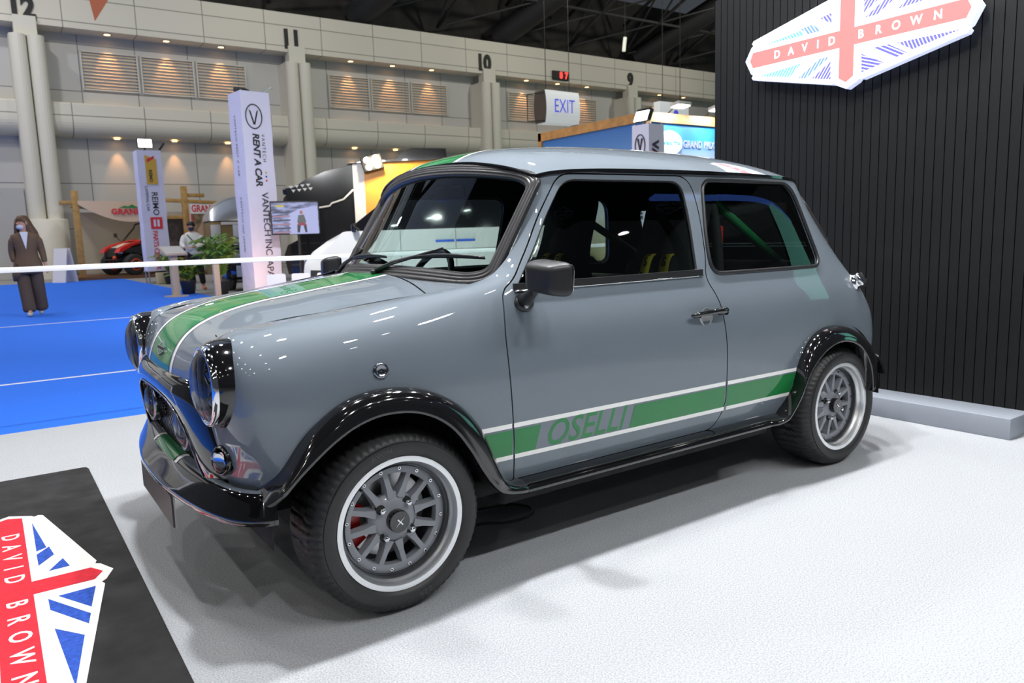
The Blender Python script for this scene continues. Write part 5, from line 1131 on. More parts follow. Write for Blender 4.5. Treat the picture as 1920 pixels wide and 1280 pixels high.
# ---------------------------------------------------------------- teardrop camper, black car, screen, campers
SILV = mat('camper_silver', (.55, .56, .58), .25, .7); GBR = mat('camper_bronze', (.22, .15, .05), .4, .2)
x, y = -5.35, -19.6; r = thing('camper_trailer', 'small bronze camper trailer with a silver domed roof behind the palms', 'trailer', (x, y, FL), facing(x, y)+R_(10))
g = MB(); g.box((.0, .7, .98), (1.9, 1.4, 1.5), GBR, .04); g.build('body', r)
g = MB(); V = []; n = 14
for k in range(n+1):
    t = math.pi*k/n; c, s_ = math.cos(t), math.sin(t)
    for j in range(9):
        a = -1+2*j/8; e = (1-abs(a)**3)**.5 if abs(a) < 1 else 0; V.append((-.98*c, .7+.74*a, 1.73+.72*s_*max(.0, e)**.8))
g.add(V, [(k*9+j, k*9+9+j, k*9+10+j, k*9+1+j) for k in range(n) for j in range(8)], SILV, True); g.build('dome_roof', r)
g = MB(); g.box((-.12, -.02, 1.32), (.46, .03, .62), mat('camper_window', (.62, .65, .70), .3), .03); g.build('window', r); g = MB(); g.box((-.12, -.02, .85), (.46, .03, .2), WP, .02); g.build('hatch', r)
g = MB(); g.box((-.80, -.02, 1.25), (.26, .03, .75), mat('notice_grey', (.5, .5, .5), .6), .01); g.build('notice', r); g = MB(); g.box((.1, -.02, 1.66), (1.5, .03, .08), WP); g.build('name_strip', r)
for s in (-.5, .5): g = MB(); g.lathe([(.0, -.08), (.28, -.08), (.28, .08), (.0, .08)], RUBBER, Matrix.Translation((s, .1, .28)) @ Matrix.Rotation(R_(90), 4, 'X'), n=20); g.build('wheel', r)
CB = mat('car_black', (.010, .010, .012), .12, coat=1.); x, y = -4.22, -15.6
r = thing('black_car', 'black car nose with a blue lower strip between the palms and the big banner tower', 'car', (x, y, FL), facing(x, y)+R_(14))
g = MB(); pr2 = lambda g, poly, x0, x1, m, bev=.0: g.prism(poly, x1-x0, m, frame((x0, 0, 0), (0, 1, 0), (0, 0, 1), (1, 0, 0)), bev=bev)
pr2(g, [(0, .35), (-.05, .62), (.0, .95), (.25, 1.06), (1.1, 1.10), (1.25, 1.10), (1.3, .3), (.2, .25)], -.42, .50, CB, .05); g.build('body', r)
g = MB(); g.box((-.16, -.06, .86), (.34, .06, .18), CHROME, .03); g.build('headlamp', r); g = MB(); g.box((.22, -.05, .72), (.4, .05, .28), BLK, .01); g.build('grille', r)
g = MB(); g.prism([(-.40, .34), (.50, .20), (.50, .12), (-.40, .26)], .06, mat('strip_blue', (.01, .07, .45), .3), frame((0, -.02, .14), (1, 0, 0), (0, 0, 1), (0, -1, 0))); g.build('blue_strip', r)
g = MB(); g.box((-.22, -.10, .46), (.15, .02, .26), mat('price_card', (.5, .6, .8), .5)); g.build('card', r)
for s in (-.32, .40): g = MB(); g.lathe([(.0, -.09), (.32, -.09), (.32, .09), (.0, .09)], RUBBER, Matrix.Translation((s, .55, .32)) @ Matrix.Rotation(R_(90), 4, 'Y'), n=24); g.build('wheel', r)
# screen
x, y = -4.50, -12.95; r = thing('television', 'flat screen showing a seated man in front of the lilac banner tower', 'screen', (x, y, FL), facing(x, y)+R_(3))
g = MB(); g.box((0, 0, 1.58), (.97, .05, .68), INK, .008); g.build('case', r)
SCR = bpy.data.materials.new('screen_picture'); SCR.use_nodes = True; nt = SCR.node_tree; bs_ = nt.nodes['Principled BSDF']; tc = nt.nodes.new('ShaderNodeTexCoord'); nz = nt.nodes.new('ShaderNodeTexNoise'); mp = nt.nodes.new('ShaderNodeMapping'); mp.inputs['Scale'].default_value = (2.5, 1, 9); rp = nt.nodes.new('ShaderNodeValToRGB')
nt.links.new(tc.outputs['Object'], mp.inputs[0]); nt.links.new(mp.outputs[0], nz.inputs['Vector']); nz.inputs['Scale'].default_value = 1.6; nz.inputs['Detail'].default_value = 4; nt.links.new(nz.outputs['Fac'], rp.inputs[0]); nt.links.new(rp.outputs[0], bs_.inputs['Emission Color']); bs_.inputs['Emission Strength'].default_value = .75; bs_.inputs['Base Color'].default_value = (.02, .02, .02, 1)
e = rp.color_ramp.elements; e[0].position = .32; e[0].color = (.02, .03, .08, 1); e[1].position = .62; e[1].color = (.42, .48, .85, 1); q = e.new(.48); q.color = (.20, .22, .42, 1)
g = MB(); g.box((0, -.027, 1.58), (.92, .004, .62), SCR); g.build('picture', r)
em = lambda n, c: mat(n, (.02, .02, .02), .5, emit=c, es=.8)
g = MB(); M = frame((.12, -.030, 1.55), (1, 0, 0), (0, 0, 1), (0, -1, 0)); g.prism([(-.25, -.3), (.33, -.3), (.33, .27), (-.05, .2), (-.25, .1)], .001, em('pic_light', (.48, .52, .88)), M); g.prism([(-.09, -.06), (-.06, .08), (.05, .09), (.09, -.05), (.05, -.12), (-.05, -.12)], .002, em('pic_shirt', (.10, .12, .12)), M); g.prism([(-.03, .10), (.03, .10), (.03, .17), (-.03, .17)], .003, em('pic_skin', (.45, .16, .16)), M); g.prism([(-.08, -.13), (.1, -.13), (.06, -.07), (-.06, -.07)], .003, em('pic_red', (.30, .03, .05)), M); g.prism([(-.10, -.27), (-.05, -.27), (-.02, -.12), (.03, -.12), (.06, -.27), (.1, -.27), (.09, -.10), (-.09, -.10)], .002, em('pic_dark', (.02, .02, .05)), M); g.prism([(-.5, .25), (-.33, .25), (-.33, .29), (-.5, .29)], .002, em('pic_yellow', (.6, .5, .05)), M)
for k in range(6): g.prism([(-.56, -.28+.08*k), (-.22, -.27+.08*k), (-.22, -.24+.08*k), (-.56, -.25+.08*k)], .0015, em('pic_shelf', (.05, .05, .10)) if k % 2 else em('pic_pink', (.40, .22, .30)), M)
g.build('picture_figures', r)
g = MB(); g.cyl((.05, .05, 0), (.05, .05, 1.4), .03, INK); g.box((.05, .06, .02), (.5, .5, .03), INK); g.box((.05, .04, 1.4), (.2, .05, .2), INK); g.build('stand', r)
# black and orange motorhome
x, y = -4.95, -15.1; RV = thing('motorhome', 'black motorhome with an overcab nose white stripe and orange side behind the white van', 'vehicle', (x, y, FL), facing(x, y)+R_(-4))
S_ = .0122; px = lambda a, b_: ((a-530)*S_, 1.1+(443-b_)*S_)
front = [px(*q) for q in ((532, 384), (530, 374), (534, 361), (548, 345), (575, 328), (612, 313), (665, 300), (665, 350), (640, 366), (620, 379), (560, 387))]
g = MB(); pr3 = lambda g, poly, y0, y1, m, bev=0.: g.prism(poly, y1-y0, m, frame((0, y1, 0), (1, 0, 0), (0, 0, 1), (0, -1, 0)), bev=bev)
pr3(g, front, 0, 2.1, CB, .06); g.build('overcab', RV)
g = MB(); pr3(g, [px(*q) for q in ((560, 387), (620, 379), (640, 366), (665, 350), (668, 505), (533, 505), (527, 470), (535, 450), (556, 440))], .06, 2.0, CB, .04); g.build('cab', RV)
g = MB(); pr3(g, [px(*q) for q in ((665, 300), (686, 297.5), (686, 505), (665, 505))], -.005, 2.1, mat('rv_white', (.70, .70, .70), .4)); g.build('white_stripe', RV)
g = MB(); pr3(g, [px(*q) for q in ((686, 297.5), (900, 290), (900, 505), (686, 505))], 0, 2.1, mat('rv_orange', (.78, .30, .030), .35)); tag(g.build('coach_body', RV), 'orange side panel')
g = MB(); pr3(g, [px(*q) for q in ((655, 300), (700, 294), (900, 287), (900, 291), (700, 298))], -.1, 2.2, CB); g.build('roof_rail', RV)
g = MB(); g.tube([Vector((*px(*q), 0)).xzy+Vector((0, -.02, 0)) for q in ((540, 386), (580, 383), (618, 378), (622, 373), (645, 366), (664, 348))], .022, mat('rv_white', (.70, .70, .70), .4), n=8); g.build('trim_line', RV)
for k in range(4):
    for j in range(2):
        g = MB(); a = px(549+10.5*k+(4 if j else 0), 342+7*j-1.2*k); g.prism([(-.05, .035), (.05, .035), (0, -.03)], .01, mat('rv_graphic', (.75, .75, .75), .4), frame((a[0], -.003, a[1]), (1, 0, 0), (0, 0, 1), (0, -1, 0))); g.build('marker_lamp', RV)  # white triangles stand in for lights reflected on the overcab
g = MB(); a = px(800, 290); pr3(g, [(a[0]-.62, a[1]), (a[0]-.50, a[1]+.18), (a[0]-.2, a[1]+.30), (a[0]+.64, a[1]+.28), (a[0]+.66, a[1])], .5, 1.4, CB, .04); g.build('roof_unit', RV)
g = MB(); a = px(540, 348); g.box((a[0]+.1, 1.2, a[1]+.05), (.5, .5, .16), CB, .04); g.build('front_unit', RV)
g = MB(); a = px(702, 300); g.box((a[0], -.12, a[1]), (.48, .10, .36), INK, .02, Matrix.Rotation(R_(-12), 4, 'X') @ Matrix.Rotation(R_(-14), 4, 'Y')); f = g.build('floodlight', RV)
for k in (-1, 1):
    for j in (-1, 1): g = MB(); p = Matrix.Translation((a[0], -.12, a[1])) @ Matrix.Rotation(R_(-12), 4, 'X') @ Matrix.Rotation(R_(-14), 4, 'Y') @ Vector((k*.105, -.055, j*.085)); g.sphere(p, .075, LEDC, (1, .25, 1), 14, 8); g.build('led', f)
for k in (75, 300): g = MB(); g.lathe([(.0, -.1), (.36, -.1), (.36, .1), (.0, .1)], RUBBER, Matrix.Translation((k*S_, .15, .36)) @ Matrix.Rotation(R_(90), 4, 'X'), n=28); g.build('wheel', RV)
p_ = RV.matrix_basis if False else Matrix.Translation((x, y, FL)) @ Matrix.Rotation(facing(x, y)+R_(-4), 4, 'Z')
a = px(704, 305); disc('booth_floodlight', p_ @ Vector((a[0]+.1, -.55, a[1]+.35)), p_ @ Vector((a[0]+.7, 0, a[1]-.9)), .25, 75, (1, .88, .60))
disc('booth_floodlight', (-2.6, -7.6, 3.6), (-5.0, -10.5, .9), .3, 210)  # added fill light that brightens the white van
# white van
VW = mat('van_white', (.70, .70, .68), .25, coat=.6); VB = mat('van_glass', (.006, .006, .008), .05, coat=1.); x, y = -3.88, -10.9
VAN = thing('van', 'white van with a black mesh grille seen behind the car windscreen pillar', 'vehicle', (x, y, FL), facing(x, y)+R_(-10))
bodyp = [(.02, .30), (-.02, .55), (.0, .68), (.05, .76), (.16, .90), (.42, 1.08), (.72, 1.235), (.80, 1.25), (5.1, 1.25), (5.15, .9), (5.1, .25), (.3, .22)]
def hull(g, poly, m, z0=.6, wd=1.9):
    """side profile pulled in towards roof and nose"""
    V = []; k = len(poly)
    ys = [0, .10, wd/2, wd-.10, wd]; ins = [0, 1, 1, 1, 0]
    for y, i in zip(ys, ins):
        for a, z in poly:
            f = 0 if i else 1; V.append((a+(.16 if a < .6 else 0)*f-(.10 if a < .9 and y == wd/2 else 0), y, z))
    F = [(j*k+q, j*k+(q+1) % k, (j+1)*k+(q+1) % k, (j+1)*k+q) for j in range(4) for q in range(k)]+[tuple(range(k-1, -1, -1)), tuple(4*k+q for q in range(k))]
    return g.add(V, F, m, True)
g = MB(); hull(g, bodyp, VW); g.build('body', VAN, auto=40)
g = MB(); V = []
up = [(.76, 1.24), (1.55, 1.83), (2.0, 1.95), (4.6, 1.97), (5.0, 1.80), (5.12, 1.24)]; k = len(up)
for y, sh in ((.02, 0), (.20, 1), (1.70, 1), (1.88, 0)):
    for a, z in up: V.append((a, y if z < 1.3 else (y+.10 if y < 1 else y-.10), z))
g.add(V, [(j*k+q, j*k+q+1, (j+1)*k+q+1, (j+1)*k+q) for j in range(3) for q in range(k-1)]+[tuple(range(k-1, -1, -1)), tuple(3*k+q for q in range(k))], VB, True); g.build('glasshouse', VAN, auto=40)
g = MB(); g.box((3.3, .95, 1.975), (2.7, 1.5, .05), VW, .02); g.build('roof', VAN)
g = MB(); g.box((.03, .85, .42), (.16, 1.2, .34), mat('van_grille', (.02, .02, .02), .4), .02)
for k in range(5): g.box((-.055, .85, .29+.065*k), (.02, 1.15, .02), BLK)
g.prism([(.10, .28), (.62, .22), (.66, .55), (.12, .58)], .02, mat('van_grille', (.02, .02, .02), .4), frame((0, -.005, 0), (1, 0, 0), (0, 0, 1), (0, -1, 0))); g.build('grille', VAN)
for k in range(4):
    for j in range(7): pass
g = MB(); g.tube([(.62, -.01, .83), (.2, .0, .825), (.10, .12, .82), (-.02, .5, .82), (-.06, .95, .82), (-.02, 1.4, .82)], .022, mat('van_strip', (.05, .05, .05), .2), n=8); g.build('light_strip', VAN)
g = MB(); g.lathe([(.07, -.01), (.07, .01), (.05, .01), (.05, -.01)], CHROME, Matrix.Translation((-.085, .70, .72)) @ Matrix.Rotation(R_(-90), 4, 'Y') @ Matrix.Diagonal((.6, 1, 1, 1)), n=20); g.build('badge', VAN)
for a in (2.55, 2.93):
    g = MB(); g.prism([(-.17, -.04), (.17, -.04), (.17, .0), (-.17, .0)], .004, mat('label_blue', (.03, .12, .65), .5), frame((a, -.003, 1.05), (1, 0, 0), (0, 0, 1), (0, -1, 0))); g.prism([(-.17, .01), (.17, .01), (.17, .10), (-.17, .10)], .003, mat('label_grey', (.60, .62, .60), .5), frame((a, -.003, 1.05), (1, 0, 0), (0, 0, 1), (0, -1, 0))); g.build('label', VAN)
g = MB(); g.tube([(.9, -.005, .86), (5.1, -.005, .90)], .012, mat('van_crease', (.45, .46, .45), .4), n=6); g.build('side_moulding', VAN)
for a in (1.75, 2.75, 3.9): g = MB(); g.box((a, -.001, .85), (.008, .004, .78), BLK); g.build('door_gap', VAN)
for a in (.95, 4.15): g = MB(); g.lathe([(.0, -.1), (.34, -.1), (.34, .1), (.0, .1)], RUBBER, Matrix.Translation((a, .08, .34)) @ Matrix.Rotation(R_(90), 4, 'X'), n=28); g.build('wheel', VAN)
g = MB(); g.box((.95, -.12, 1.30), (.10, .22, .16), VB, .04); g.build('mirror', VAN)
# white stools with blue legs
ST = mat('stool_white', (.78, .72, .72), .5); BL_ = mat('stool_blue', (.02, .08, .42), .4); first = None
for k, (x, y) in enumerate(((-3.20, -10.35), (-3.55, -10.15), (-3.92, -9.95))):
    if first is None:
        first = thing('stool', '', 'stool', (x, y, FL), facing(x, y)); first['group'] = 'white stools by the van'
        g = MB(); g.prism(roundrect(.30, .26, .03), .02, ST, frame((0, -.13, .44), (1, 0, 0), (0, 0, 1), (0, -1, 0))); g.box((0, 0, .40), (.30, .28, .05), ST, .01); g.build('seat', first)
        for sx in (-.14, .14):
            for sy in (-.12, .12): g = MB(); g.cyl((sx, sy, 0), (sx*.9, sy*.9, .38), .012, BL_, n=8); g.build('leg', first)
        g = MB(); g.box((0, -.115, .22), (.27, .015, .015), BL_); g.build('rung', first); o = first
    else: o = dup(first, (x, y, FL))
    o['label'] = ['white stool with blue legs nearest the lilac banner tower', 'white stool with blue legs, middle one in front of the van grille', 'white stool with blue legs closest to the car bonnet stripe'][k]
# ---------------------------------------------------------------- plants, lectern, post, planter
LF1 = mat('leaf_green', (.085, .20, .025), .5); LF2 = mat('leaf_light', (.20, .30, .04), .5); POT = mat('pot_dark', (.02, .022, .03), .5); STK = mat('stem_tan', (.25, .20, .07), .7)
def palm(x, y, h, spread, n, label, seed):
    rnd = random.Random(seed); r = thing('potted_palm', label, 'plant', (x, y, FL), 0, 'potted palms')
    g = MB(); g.lathe([(.0, .0), (.13, .0), (.17, .28), (.185, .30), (.16, .30), (.15, .26), (.0, .26)], POT, n=20); g.build('pot', r); g = MB(); st = MB()
    for k in range(n):
        a = rnd.uniform(0, 6.28); hh = h*rnd.uniform(.62, 1.); sp = spread*rnd.uniform(.5, 1.); P = []
        for t in np.linspace(0, 1, 9): P.append(Vector((math.cos(a)*sp*t**1.5, math.sin(a)*sp*t**1.5, .26+(hh-.26)*(math.sin(t*1.9)/math.sin(1.57)) if t > 0 else .26)))
        st.tube(P, [.008*(1-.8*i/8)+.002 for i in range(9)], STK, n=5); m = LF1 if rnd.random() < .65 else LF2
        for i in range(2, 9):
            d = (P[i]-P[i-1]).normalized(); sd = d.cross(Vector((0, 0, 1))).normalized()
            for s in (-1, 1):
                for f in (0, .5):
                    b = P[i-1].lerp(P[i], f); L = spread*.42*(1-.45*abs(i-5)/5)*rnd.uniform(.8, 1.1); tip = b+(sd*s*.8+d*.75).normalized()*L+Vector((0, 0, -.25*L)); w = d*.028; md = b.lerp(tip, .5)+Vector((0, 0, .05*L))
                    g.add([b, md-w, tip, md+w], [(0, 1, 2), (0, 2, 3)], m)
    g.build('foliage', r); st.build('stems', r)
palm(-3.40, -14.85, 1.34, .62, 26, 'tall potted palm beside the lilac banner tower', 3)
palm(-3.55, -21.2, 1.05, .55, 22, 'potted palm at the foot of the narrow banner tower', 5)
palm(-2.90, -15.75, .74, .46, 26, 'low bushy potted palm in front of the man in white', 8)
x, y = -2.50, -15.05; r = thing('lectern', 'slant-topped pale wooden information stand in front of the man in white', 'lectern', (x, y, FL), facing(x, y)+R_(30))
LW = mat('pale_wood', (.46, .38, .30), .6); g = MB(); g.box((0, 0, .46), (.15, .10, .92), LW, .005); g.build('post', r); g = MB(); g.box((0, -.02, .98), (.50, .34, .04), LW, .005, Matrix.Rotation(R_(32), 4, 'X')); g.box((0, -.03, 1.003), (.44, .28, .006), mat('notice_grey', (.5, .5, .5), .6), 0, Matrix.Rotation(R_(32), 4, 'X')); g.build('top', r); g = MB(); g.box((0, 0, .015), (.36, .34, .03), LW); g.build('base', r)
g = MB(); g.box((-3.13, -14.1, .24), (.12, .12, .68), LW, .005); tag(g.build('bollard'), 'square pale wooden post at the edge of the blue carpet', 'post')
g = MB(); g.box((-3.62, -21.62, .06), (.72, .30, .32), mat('planter_beige', (.50, .44, .28), .7), .01); tag(g.build('planter_box'), 'low beige box beside the foot of the narrow banner tower', 'box')
# ---------------------------------------------------------------- blue corner booth at the right
def zramp(name, stops, z0, z1, axis=2):
    m = bpy.data.materials.new(name); m.use_nodes = True; nt = m.node_tree; b = nt.nodes['Principled BSDF']; b.inputs['Roughness'].default_value = .5
    tc = nt.nodes.new('ShaderNodeTexCoord'); sp = nt.nodes.new('ShaderNodeSeparateXYZ'); mr = nt.nodes.new('ShaderNodeMapRange'); mr.inputs[1].default_value = z0; mr.inputs[2].default_value = z1; rp = nt.nodes.new('ShaderNodeValToRGB')
    nt.links.new(tc.outputs['Object'], sp.inputs[0]); nt.links.new(sp.outputs[axis], mr.inputs[0]); nt.links.new(mr.outputs[0], rp.inputs[0]); nt.links.new(rp.outputs[0], b.inputs['Base Color'])
    e = rp.color_ramp.elements; e[0].position = stops[0][0]; e[0].color = (*stops[0][1], 1); e[1].position = stops[-1][0]; e[1].color = (*stops[-1][1], 1)
    for p, c in stops[1:-1]: q = e.new(p); q.color = (*c, 1)
    return m
r = thing('corner_booth', 'blue printed exhibition booth with a wooden rim at the right of the hall', 'booth', (0, 0, FL))
WD = mat('booth_wood', (.50, .25, .08), .5, noise=(5, .25))
g = MB(); g.box((-11.12, -11.4, 1.75), (.08, 3.7, 3.3), zramp('print_blue_sky', [(0, (.75, .75, .35)), (.55, (.45, .55, .75)), (.80, (.10, .28, .66)), (1, (.03, .16, .52))], .1, 3.4)); tag(g.build('side_panel', r), 'blue fading print')
g = MB(); g.box((-13.1, -9.58, 1.75), (3.9, .08, 3.3), zramp('print_blue_white', [(0, (.7, .7, .78)), (.74, (.62, .66, .82)), (.88, (.05, .28, .74)), (1, (.02, .20, .62))], .1, 3.4)); tag(g.build('front_panel', r), 'blue and white print')
g = MB(); g.box((-11.10, -11.4, 3.50), (.16, 3.8, .20), WD); g.box((-11.09, -13.22, 1.8), (.14, .12, 3.6), WD); g.build('side_rim', r)
g = MB(); g.box((-13.1, -9.56, 3.50), (4.1, .16, .20), WD); g.box((-11.14, -9.55, 1.8), (.14, .12, 3.5), WD); g.build('front_rim', r)
g = MB(); g.prism([(.38*math.cos(t), .26*math.sin(t)) for t in np.linspace(0, 6.28, 28)[:-1]], .05, mat('oval_white', (.78, .8, .82), .4), frame((-11.78, -9.53, 2.98), (-1, 0, 0), (0, 0, 1), (0, 1, 0))); put_text(g, 'Grand Prix', frame((-11.80, -9.475, 2.98), (-1, 0, 0), (0, 0, 1), (0, 1, 0)), .13, mat('print_sky', (.05, .40, .75), .5), bold=.003); g.build('oval_sign', r)
g = MB(); put_text(g, 'GRAND PRIX INTERNATIONAL', frame((-12.24, -9.535, 2.97), (-1, 0, 0), (0, 0, 1), (0, 1, 0)) @ Matrix.Diagonal((.80, 1, 1, 1)), .22, mat('letters_silver', (.42, .44, .62), .4), align='LEFT', depth=.012, bold=.004); g.build('lettering', r)
for k, (x, pw) in enumerate(((-11.75, 26), (-12.95, 26))):
    g = MB(); g.cyl((x, -9.55, 3.58), (x, -9.30, 3.74), .015, INK, n=6); g.box((x, -9.15, 3.74), (.40, .26, .07), mat('lamp_case', (.7, .68, .62), .4), .015, Matrix.Rotation(R_(8), 4, 'X')); a = g.build('arm_lamp', r); g = MB(); g.box((x, -9.15, 3.695), (.36, .22, .012), LEDW, 0, Matrix.Rotation(R_(8), 4, 'X')); g.build('lens', a)
    disc('booth_floodlight', (x, -9.15, 3.55), (x, -9.45, 2.6), .2, pw, (.95, 1, 1))
# ================================================================= people
SKIN = mat('skin', (.50, .27, .19), .5); HAIR = mat('hair_brown', (.10, .050, .024), .5); HAIRB = mat('hair_black', (.010, .009, .010), .6); MASKW = mat('mask_pale', (.55, .58, .68), .8); MASKN = mat('mask_navy', (.012, .018, .06), .7)
SUIT = mat('suit_brown', (.125, .075, .042), .75, bump=(60, .2, .003)); SUIT2 = mat('trouser_brown', (.085, .055, .040), .8); SHOE = mat('shoe_cream', (.62, .55, .44), .6); TOPW = mat('top_white', (.75, .75, .78), .7); SHIRT = mat('shirt_white', (.66, .66, .62), .75, bump=(14, .4, .01)); TROUB = mat('trouser_black', (.012, .012, .014), .8); SHOET = mat('shoe_tan', (.45, .17, .06), .5); LANY = mat('lanyard_green', (.02, .12, .04), .7)
def skinned(name, pts, edges, m, parent, lv=2, root=0, sc=None):
    """one continuous surface grown round connected joints: pts = [(position, radius or (rx, ry))]"""
    me = bpy.data.meshes.new(name); me.from_pydata([p for p, _ in pts], edges, []); o = bpy.data.objects.new(name, me); COL.objects.link(o)
    md = o.modifiers.new('k', 'SKIN'); md.use_smooth_shade = True
    for v, (_, r) in zip(me.skin_vertices[0].data, pts): v.radius = (r, r) if not isinstance(r, tuple) else r; v.use_root = False
    me.skin_vertices[0].data[root].use_root = True
    sb = o.modifiers.new('s', 'SUBSURF'); sb.levels = lv; sb.render_levels = lv
    dg = bpy.context.evaluated_depsgraph_get(); n = bpy.data.meshes.new_from_object(o.evaluated_get(dg)); bpy.data.objects.remove(o); n.materials.clear(); n.materials.append(m)
    for p in n.polygons: p.use_smooth = True
    return link(bpy.data.objects.new(name, n), parent)
def loft(g, rings, m, n=20, cap=True):
    """stack of ellipses: (centre x, y, z, rx, ry)"""
    V = []
    for cx, cy, cz, rx, ry in rings: V += [(cx+rx*math.cos(2*math.pi*i/n), cy+ry*math.sin(2*math.pi*i/n), cz) for i in range(n)]
    F = [(k*n+i, k*n+(i+1) % n, (k+1)*n+(i+1) % n, (k+1)*n+i) for k in range(len(rings)-1) for i in range(n)]
    if cap: F += [tuple(range(n-1, -1, -1)), tuple((len(rings)-1)*n+i for i in range(n))]
    return g.add(V, F, m, True)
def person_body(parent, J, hands):
    """J: joints in the order pelvis, spine, chest, neck, head, then arms and legs"""
    pts = []; ed = []
    def add(p, r, par=None):
        pts.append((p, r)); k = len(pts)-1
        if par is not None: ed.append((par, k))
        return k
    pe = add(J['pelvis'], (.13, .10)); sp = add(J['spine'], (.115, .09), pe); ch = add(J['chest'], (.135, .10), sp); nb = add(J['neck'], .052, ch); h0 = add(J['jaw'], (.062, .07), nb); h1 = add(J['brow'], (.078, .092), h0); add(J['crown'], (.055, .065), h1)
    for s in ('l', 'r'):
        a = add(J['sh'+s], .058, ch); b = add(J['el'+s], .042, a); c = add(J['wr'+s], .027, b); w = Vector(J['wr'+s]); d = (w-Vector(J['el'+s])).normalized(); palm = add(tuple(w+d*.06), (.036, .018), c)
        side = Vector(hands[s]); 
        for k in range(4): q = w+d*.095+side*(.024-.016*k); f1 = add(tuple(q), .0085, palm); f2 = add(tuple(q+d*.03+Vector((0, -.006, -.004))), .008, f1); add(tuple(q+d*(.055-.008*abs(k-1.4))+Vector((0, -.016, -.006))), .0065, f2)
        t1 = add(tuple(w+d*.04+side*.036), .009, palm); add(tuple(w+d*.075+side*.052), .0075, t1)
        a = add(J['hip'+s], .085, pe); b = add(J['kn'+s], .058, a); c = add(J['an'+s], .038, b); add(J['toe'+s], (.035, .025), c)
    return skinned('body', pts, ed, SKIN, parent)
def face(parent, c, yaw, hair=None):
    """nose, eyes and ears, at head centre c, looking along -y turned by yaw"""
    M = Matrix.Translation(c) @ Matrix.Rotation(yaw, 4, 'Z'); g = MB(); g.sphere((0, -.098, -.01), .016, SKIN, (.8, 1, 1.4), 10, 8, M)
    for s in (-1, 1): g.sphere((s*.082, .0, 0), .026, SKIN, (.4, .8, 1.2), 10, 8, M)
    g.build('nose_and_ears', parent); g = MB()
    for s in (-1, 1): g.sphere((s*.032, -.083, .02), .011, HAIRB, (1.3, .5, .6), 10, 8, M); g.sphere((s*.033, -.085, .043), .012, HAIRB, (1.6, .4, .3), 10, 6, M)
    g.build('eyes', parent)
# walking woman
x, y = .23, -12.54; P = thing('person', 'person with long brown hair and pale mask in a brown suit on the blue carpet', 'person', (x, y, FL+.012), facing(x, y)+R_(-4))
J = dict(pelvis=(0, 0, .90), spine=(0, .01, 1.08), chest=(0, .01, 1.24), neck=(-.005, .01, 1.39), jaw=(-.02, -.01, 1.455), brow=(-.02, 0, 1.535), crown=(-.015, .015, 1.60), shl=(-.165, .01, 1.31), ell=(-.215, .05, 1.07), wrl=(-.19, .0, .86), shr=(.165, .01, 1.31), elr=(.215, .02, 1.07), wrr=(.245, -.03, .84), hipl=(-.085, 0, .87), knl=(-.06, -.06, .48), anl=(-.035, -.10, .10), toel=(-.045, -.24, .035), hipr=(.085, 0, .87), knr=(.09, .02, .48), anr=(.10, .17, .12), toer=(.10, .05, .04))
person_body(P, J, dict(l=(.4, -.9, 0), r=(-.4, -.9, 0))); face(P, (-.02, 0, 1.53), R_(-38))
g = MB(); loft(g, [(0, .01, 1.40, .06, .05), (0, .01, 1.365, .14, .085), (0, .01, 1.335, .205, .105), (0, .01, 1.28, .21, .12), (0, 0, 1.20, .185, .13), (0, 0, 1.08, .155, .12), (0, 0, .98, .165, .13), (0, 0, .88, .20, .15), (-.01, 0, .76, .225, .17), (-.02, 0, .70, .215, .165)], SUIT); j = g.build('jacket', P)
g = MB(); loft(g, [(-.06, -.03, .80, .17, .145), (-.14, -.04, .68, .10, .10), (-.20, -.04, .58, .03, .04)], SUIT); g.build('jacket_point', j)
skinned('sleeves', [((-.155, .01, 1.315), .085), ((-.215, .05, 1.07), .058), ((-.19, .0, .88), .045)], [(0, 1), (1, 2)], SUIT, j); skinned('sleeves', [((.155, .01, 1.315), .085), ((.215, .02, 1.07), .058), ((.243, -.03, .87), .045)], [(0, 1), (1, 2)], SUIT, j)
g = MB(); g.prism([(-.06, 1.385), (.055, 1.385), (.005, 1.10)], .02, TOPW, frame((0, -.115, 0), (1, 0, 0), (0, 0, 1), (0, -1, 0))); g.build('top', P)
skinned('trousers', [((0, 0, .90), (.15, .12)), ((-.095, 0, .80), .11), ((-.080, -.05, .48), .105), ((-.05, -.085, .14), .105), ((.095, 0, .80), .11), ((.10, .02, .48), .11), ((.11, .10, .16), .11), ((-.048, -.09, .045), .115), ((.112, .115, .06), .115)], [(0, 1), (1, 2), (2, 3), (0, 4), (4, 5), (5, 6), (3, 7), (6, 8)], SUIT2, P)
for nm, a, b_ in (('shoe', (-.038, -.10, .05), (-.048, -.25, .03)), ('shoe', (.10, .17, .09), (.10, .04, .035))): skinned(nm, [(a, .045), (((a[0]+b_[0])/2, (a[1]+b_[1])/2, b_[2]+.01), .042), (b_, .032)], [(0, 1), (1, 2)], SHOE, P)
g = MB(); loft(g, [(-.005, .03, 1.66, .03, .04), (-.01, .025, 1.645, .075, .085), (-.005, .035, 1.58, .105, .105), (.015, .045, 1.50, .115, .10), (.05, .05, 1.38, .14, .085), (.07, .05, 1.26, .13, .07), (.09, .05, 1.16, .06, .04)], HAIR); h = g.build('hair', P)
g = MB(); loft(g, [(-.095, .0, 1.60, .025, .05), (-.11, .01, 1.48, .03, .05), (-.12, .02, 1.36, .03, .045), (-.11, .02, 1.28, .02, .03)], HAIR); g.build('side_lock', h)
g = MB(); M = Matrix.Translation((-.02, 0, 1.53)) @ Matrix.Rotation(R_(-38), 4, 'Z'); g.sphere((0, -.052, -.066), .060, MASKW, (1., .85, .74), 16, 10, M); g.build('mask', P)
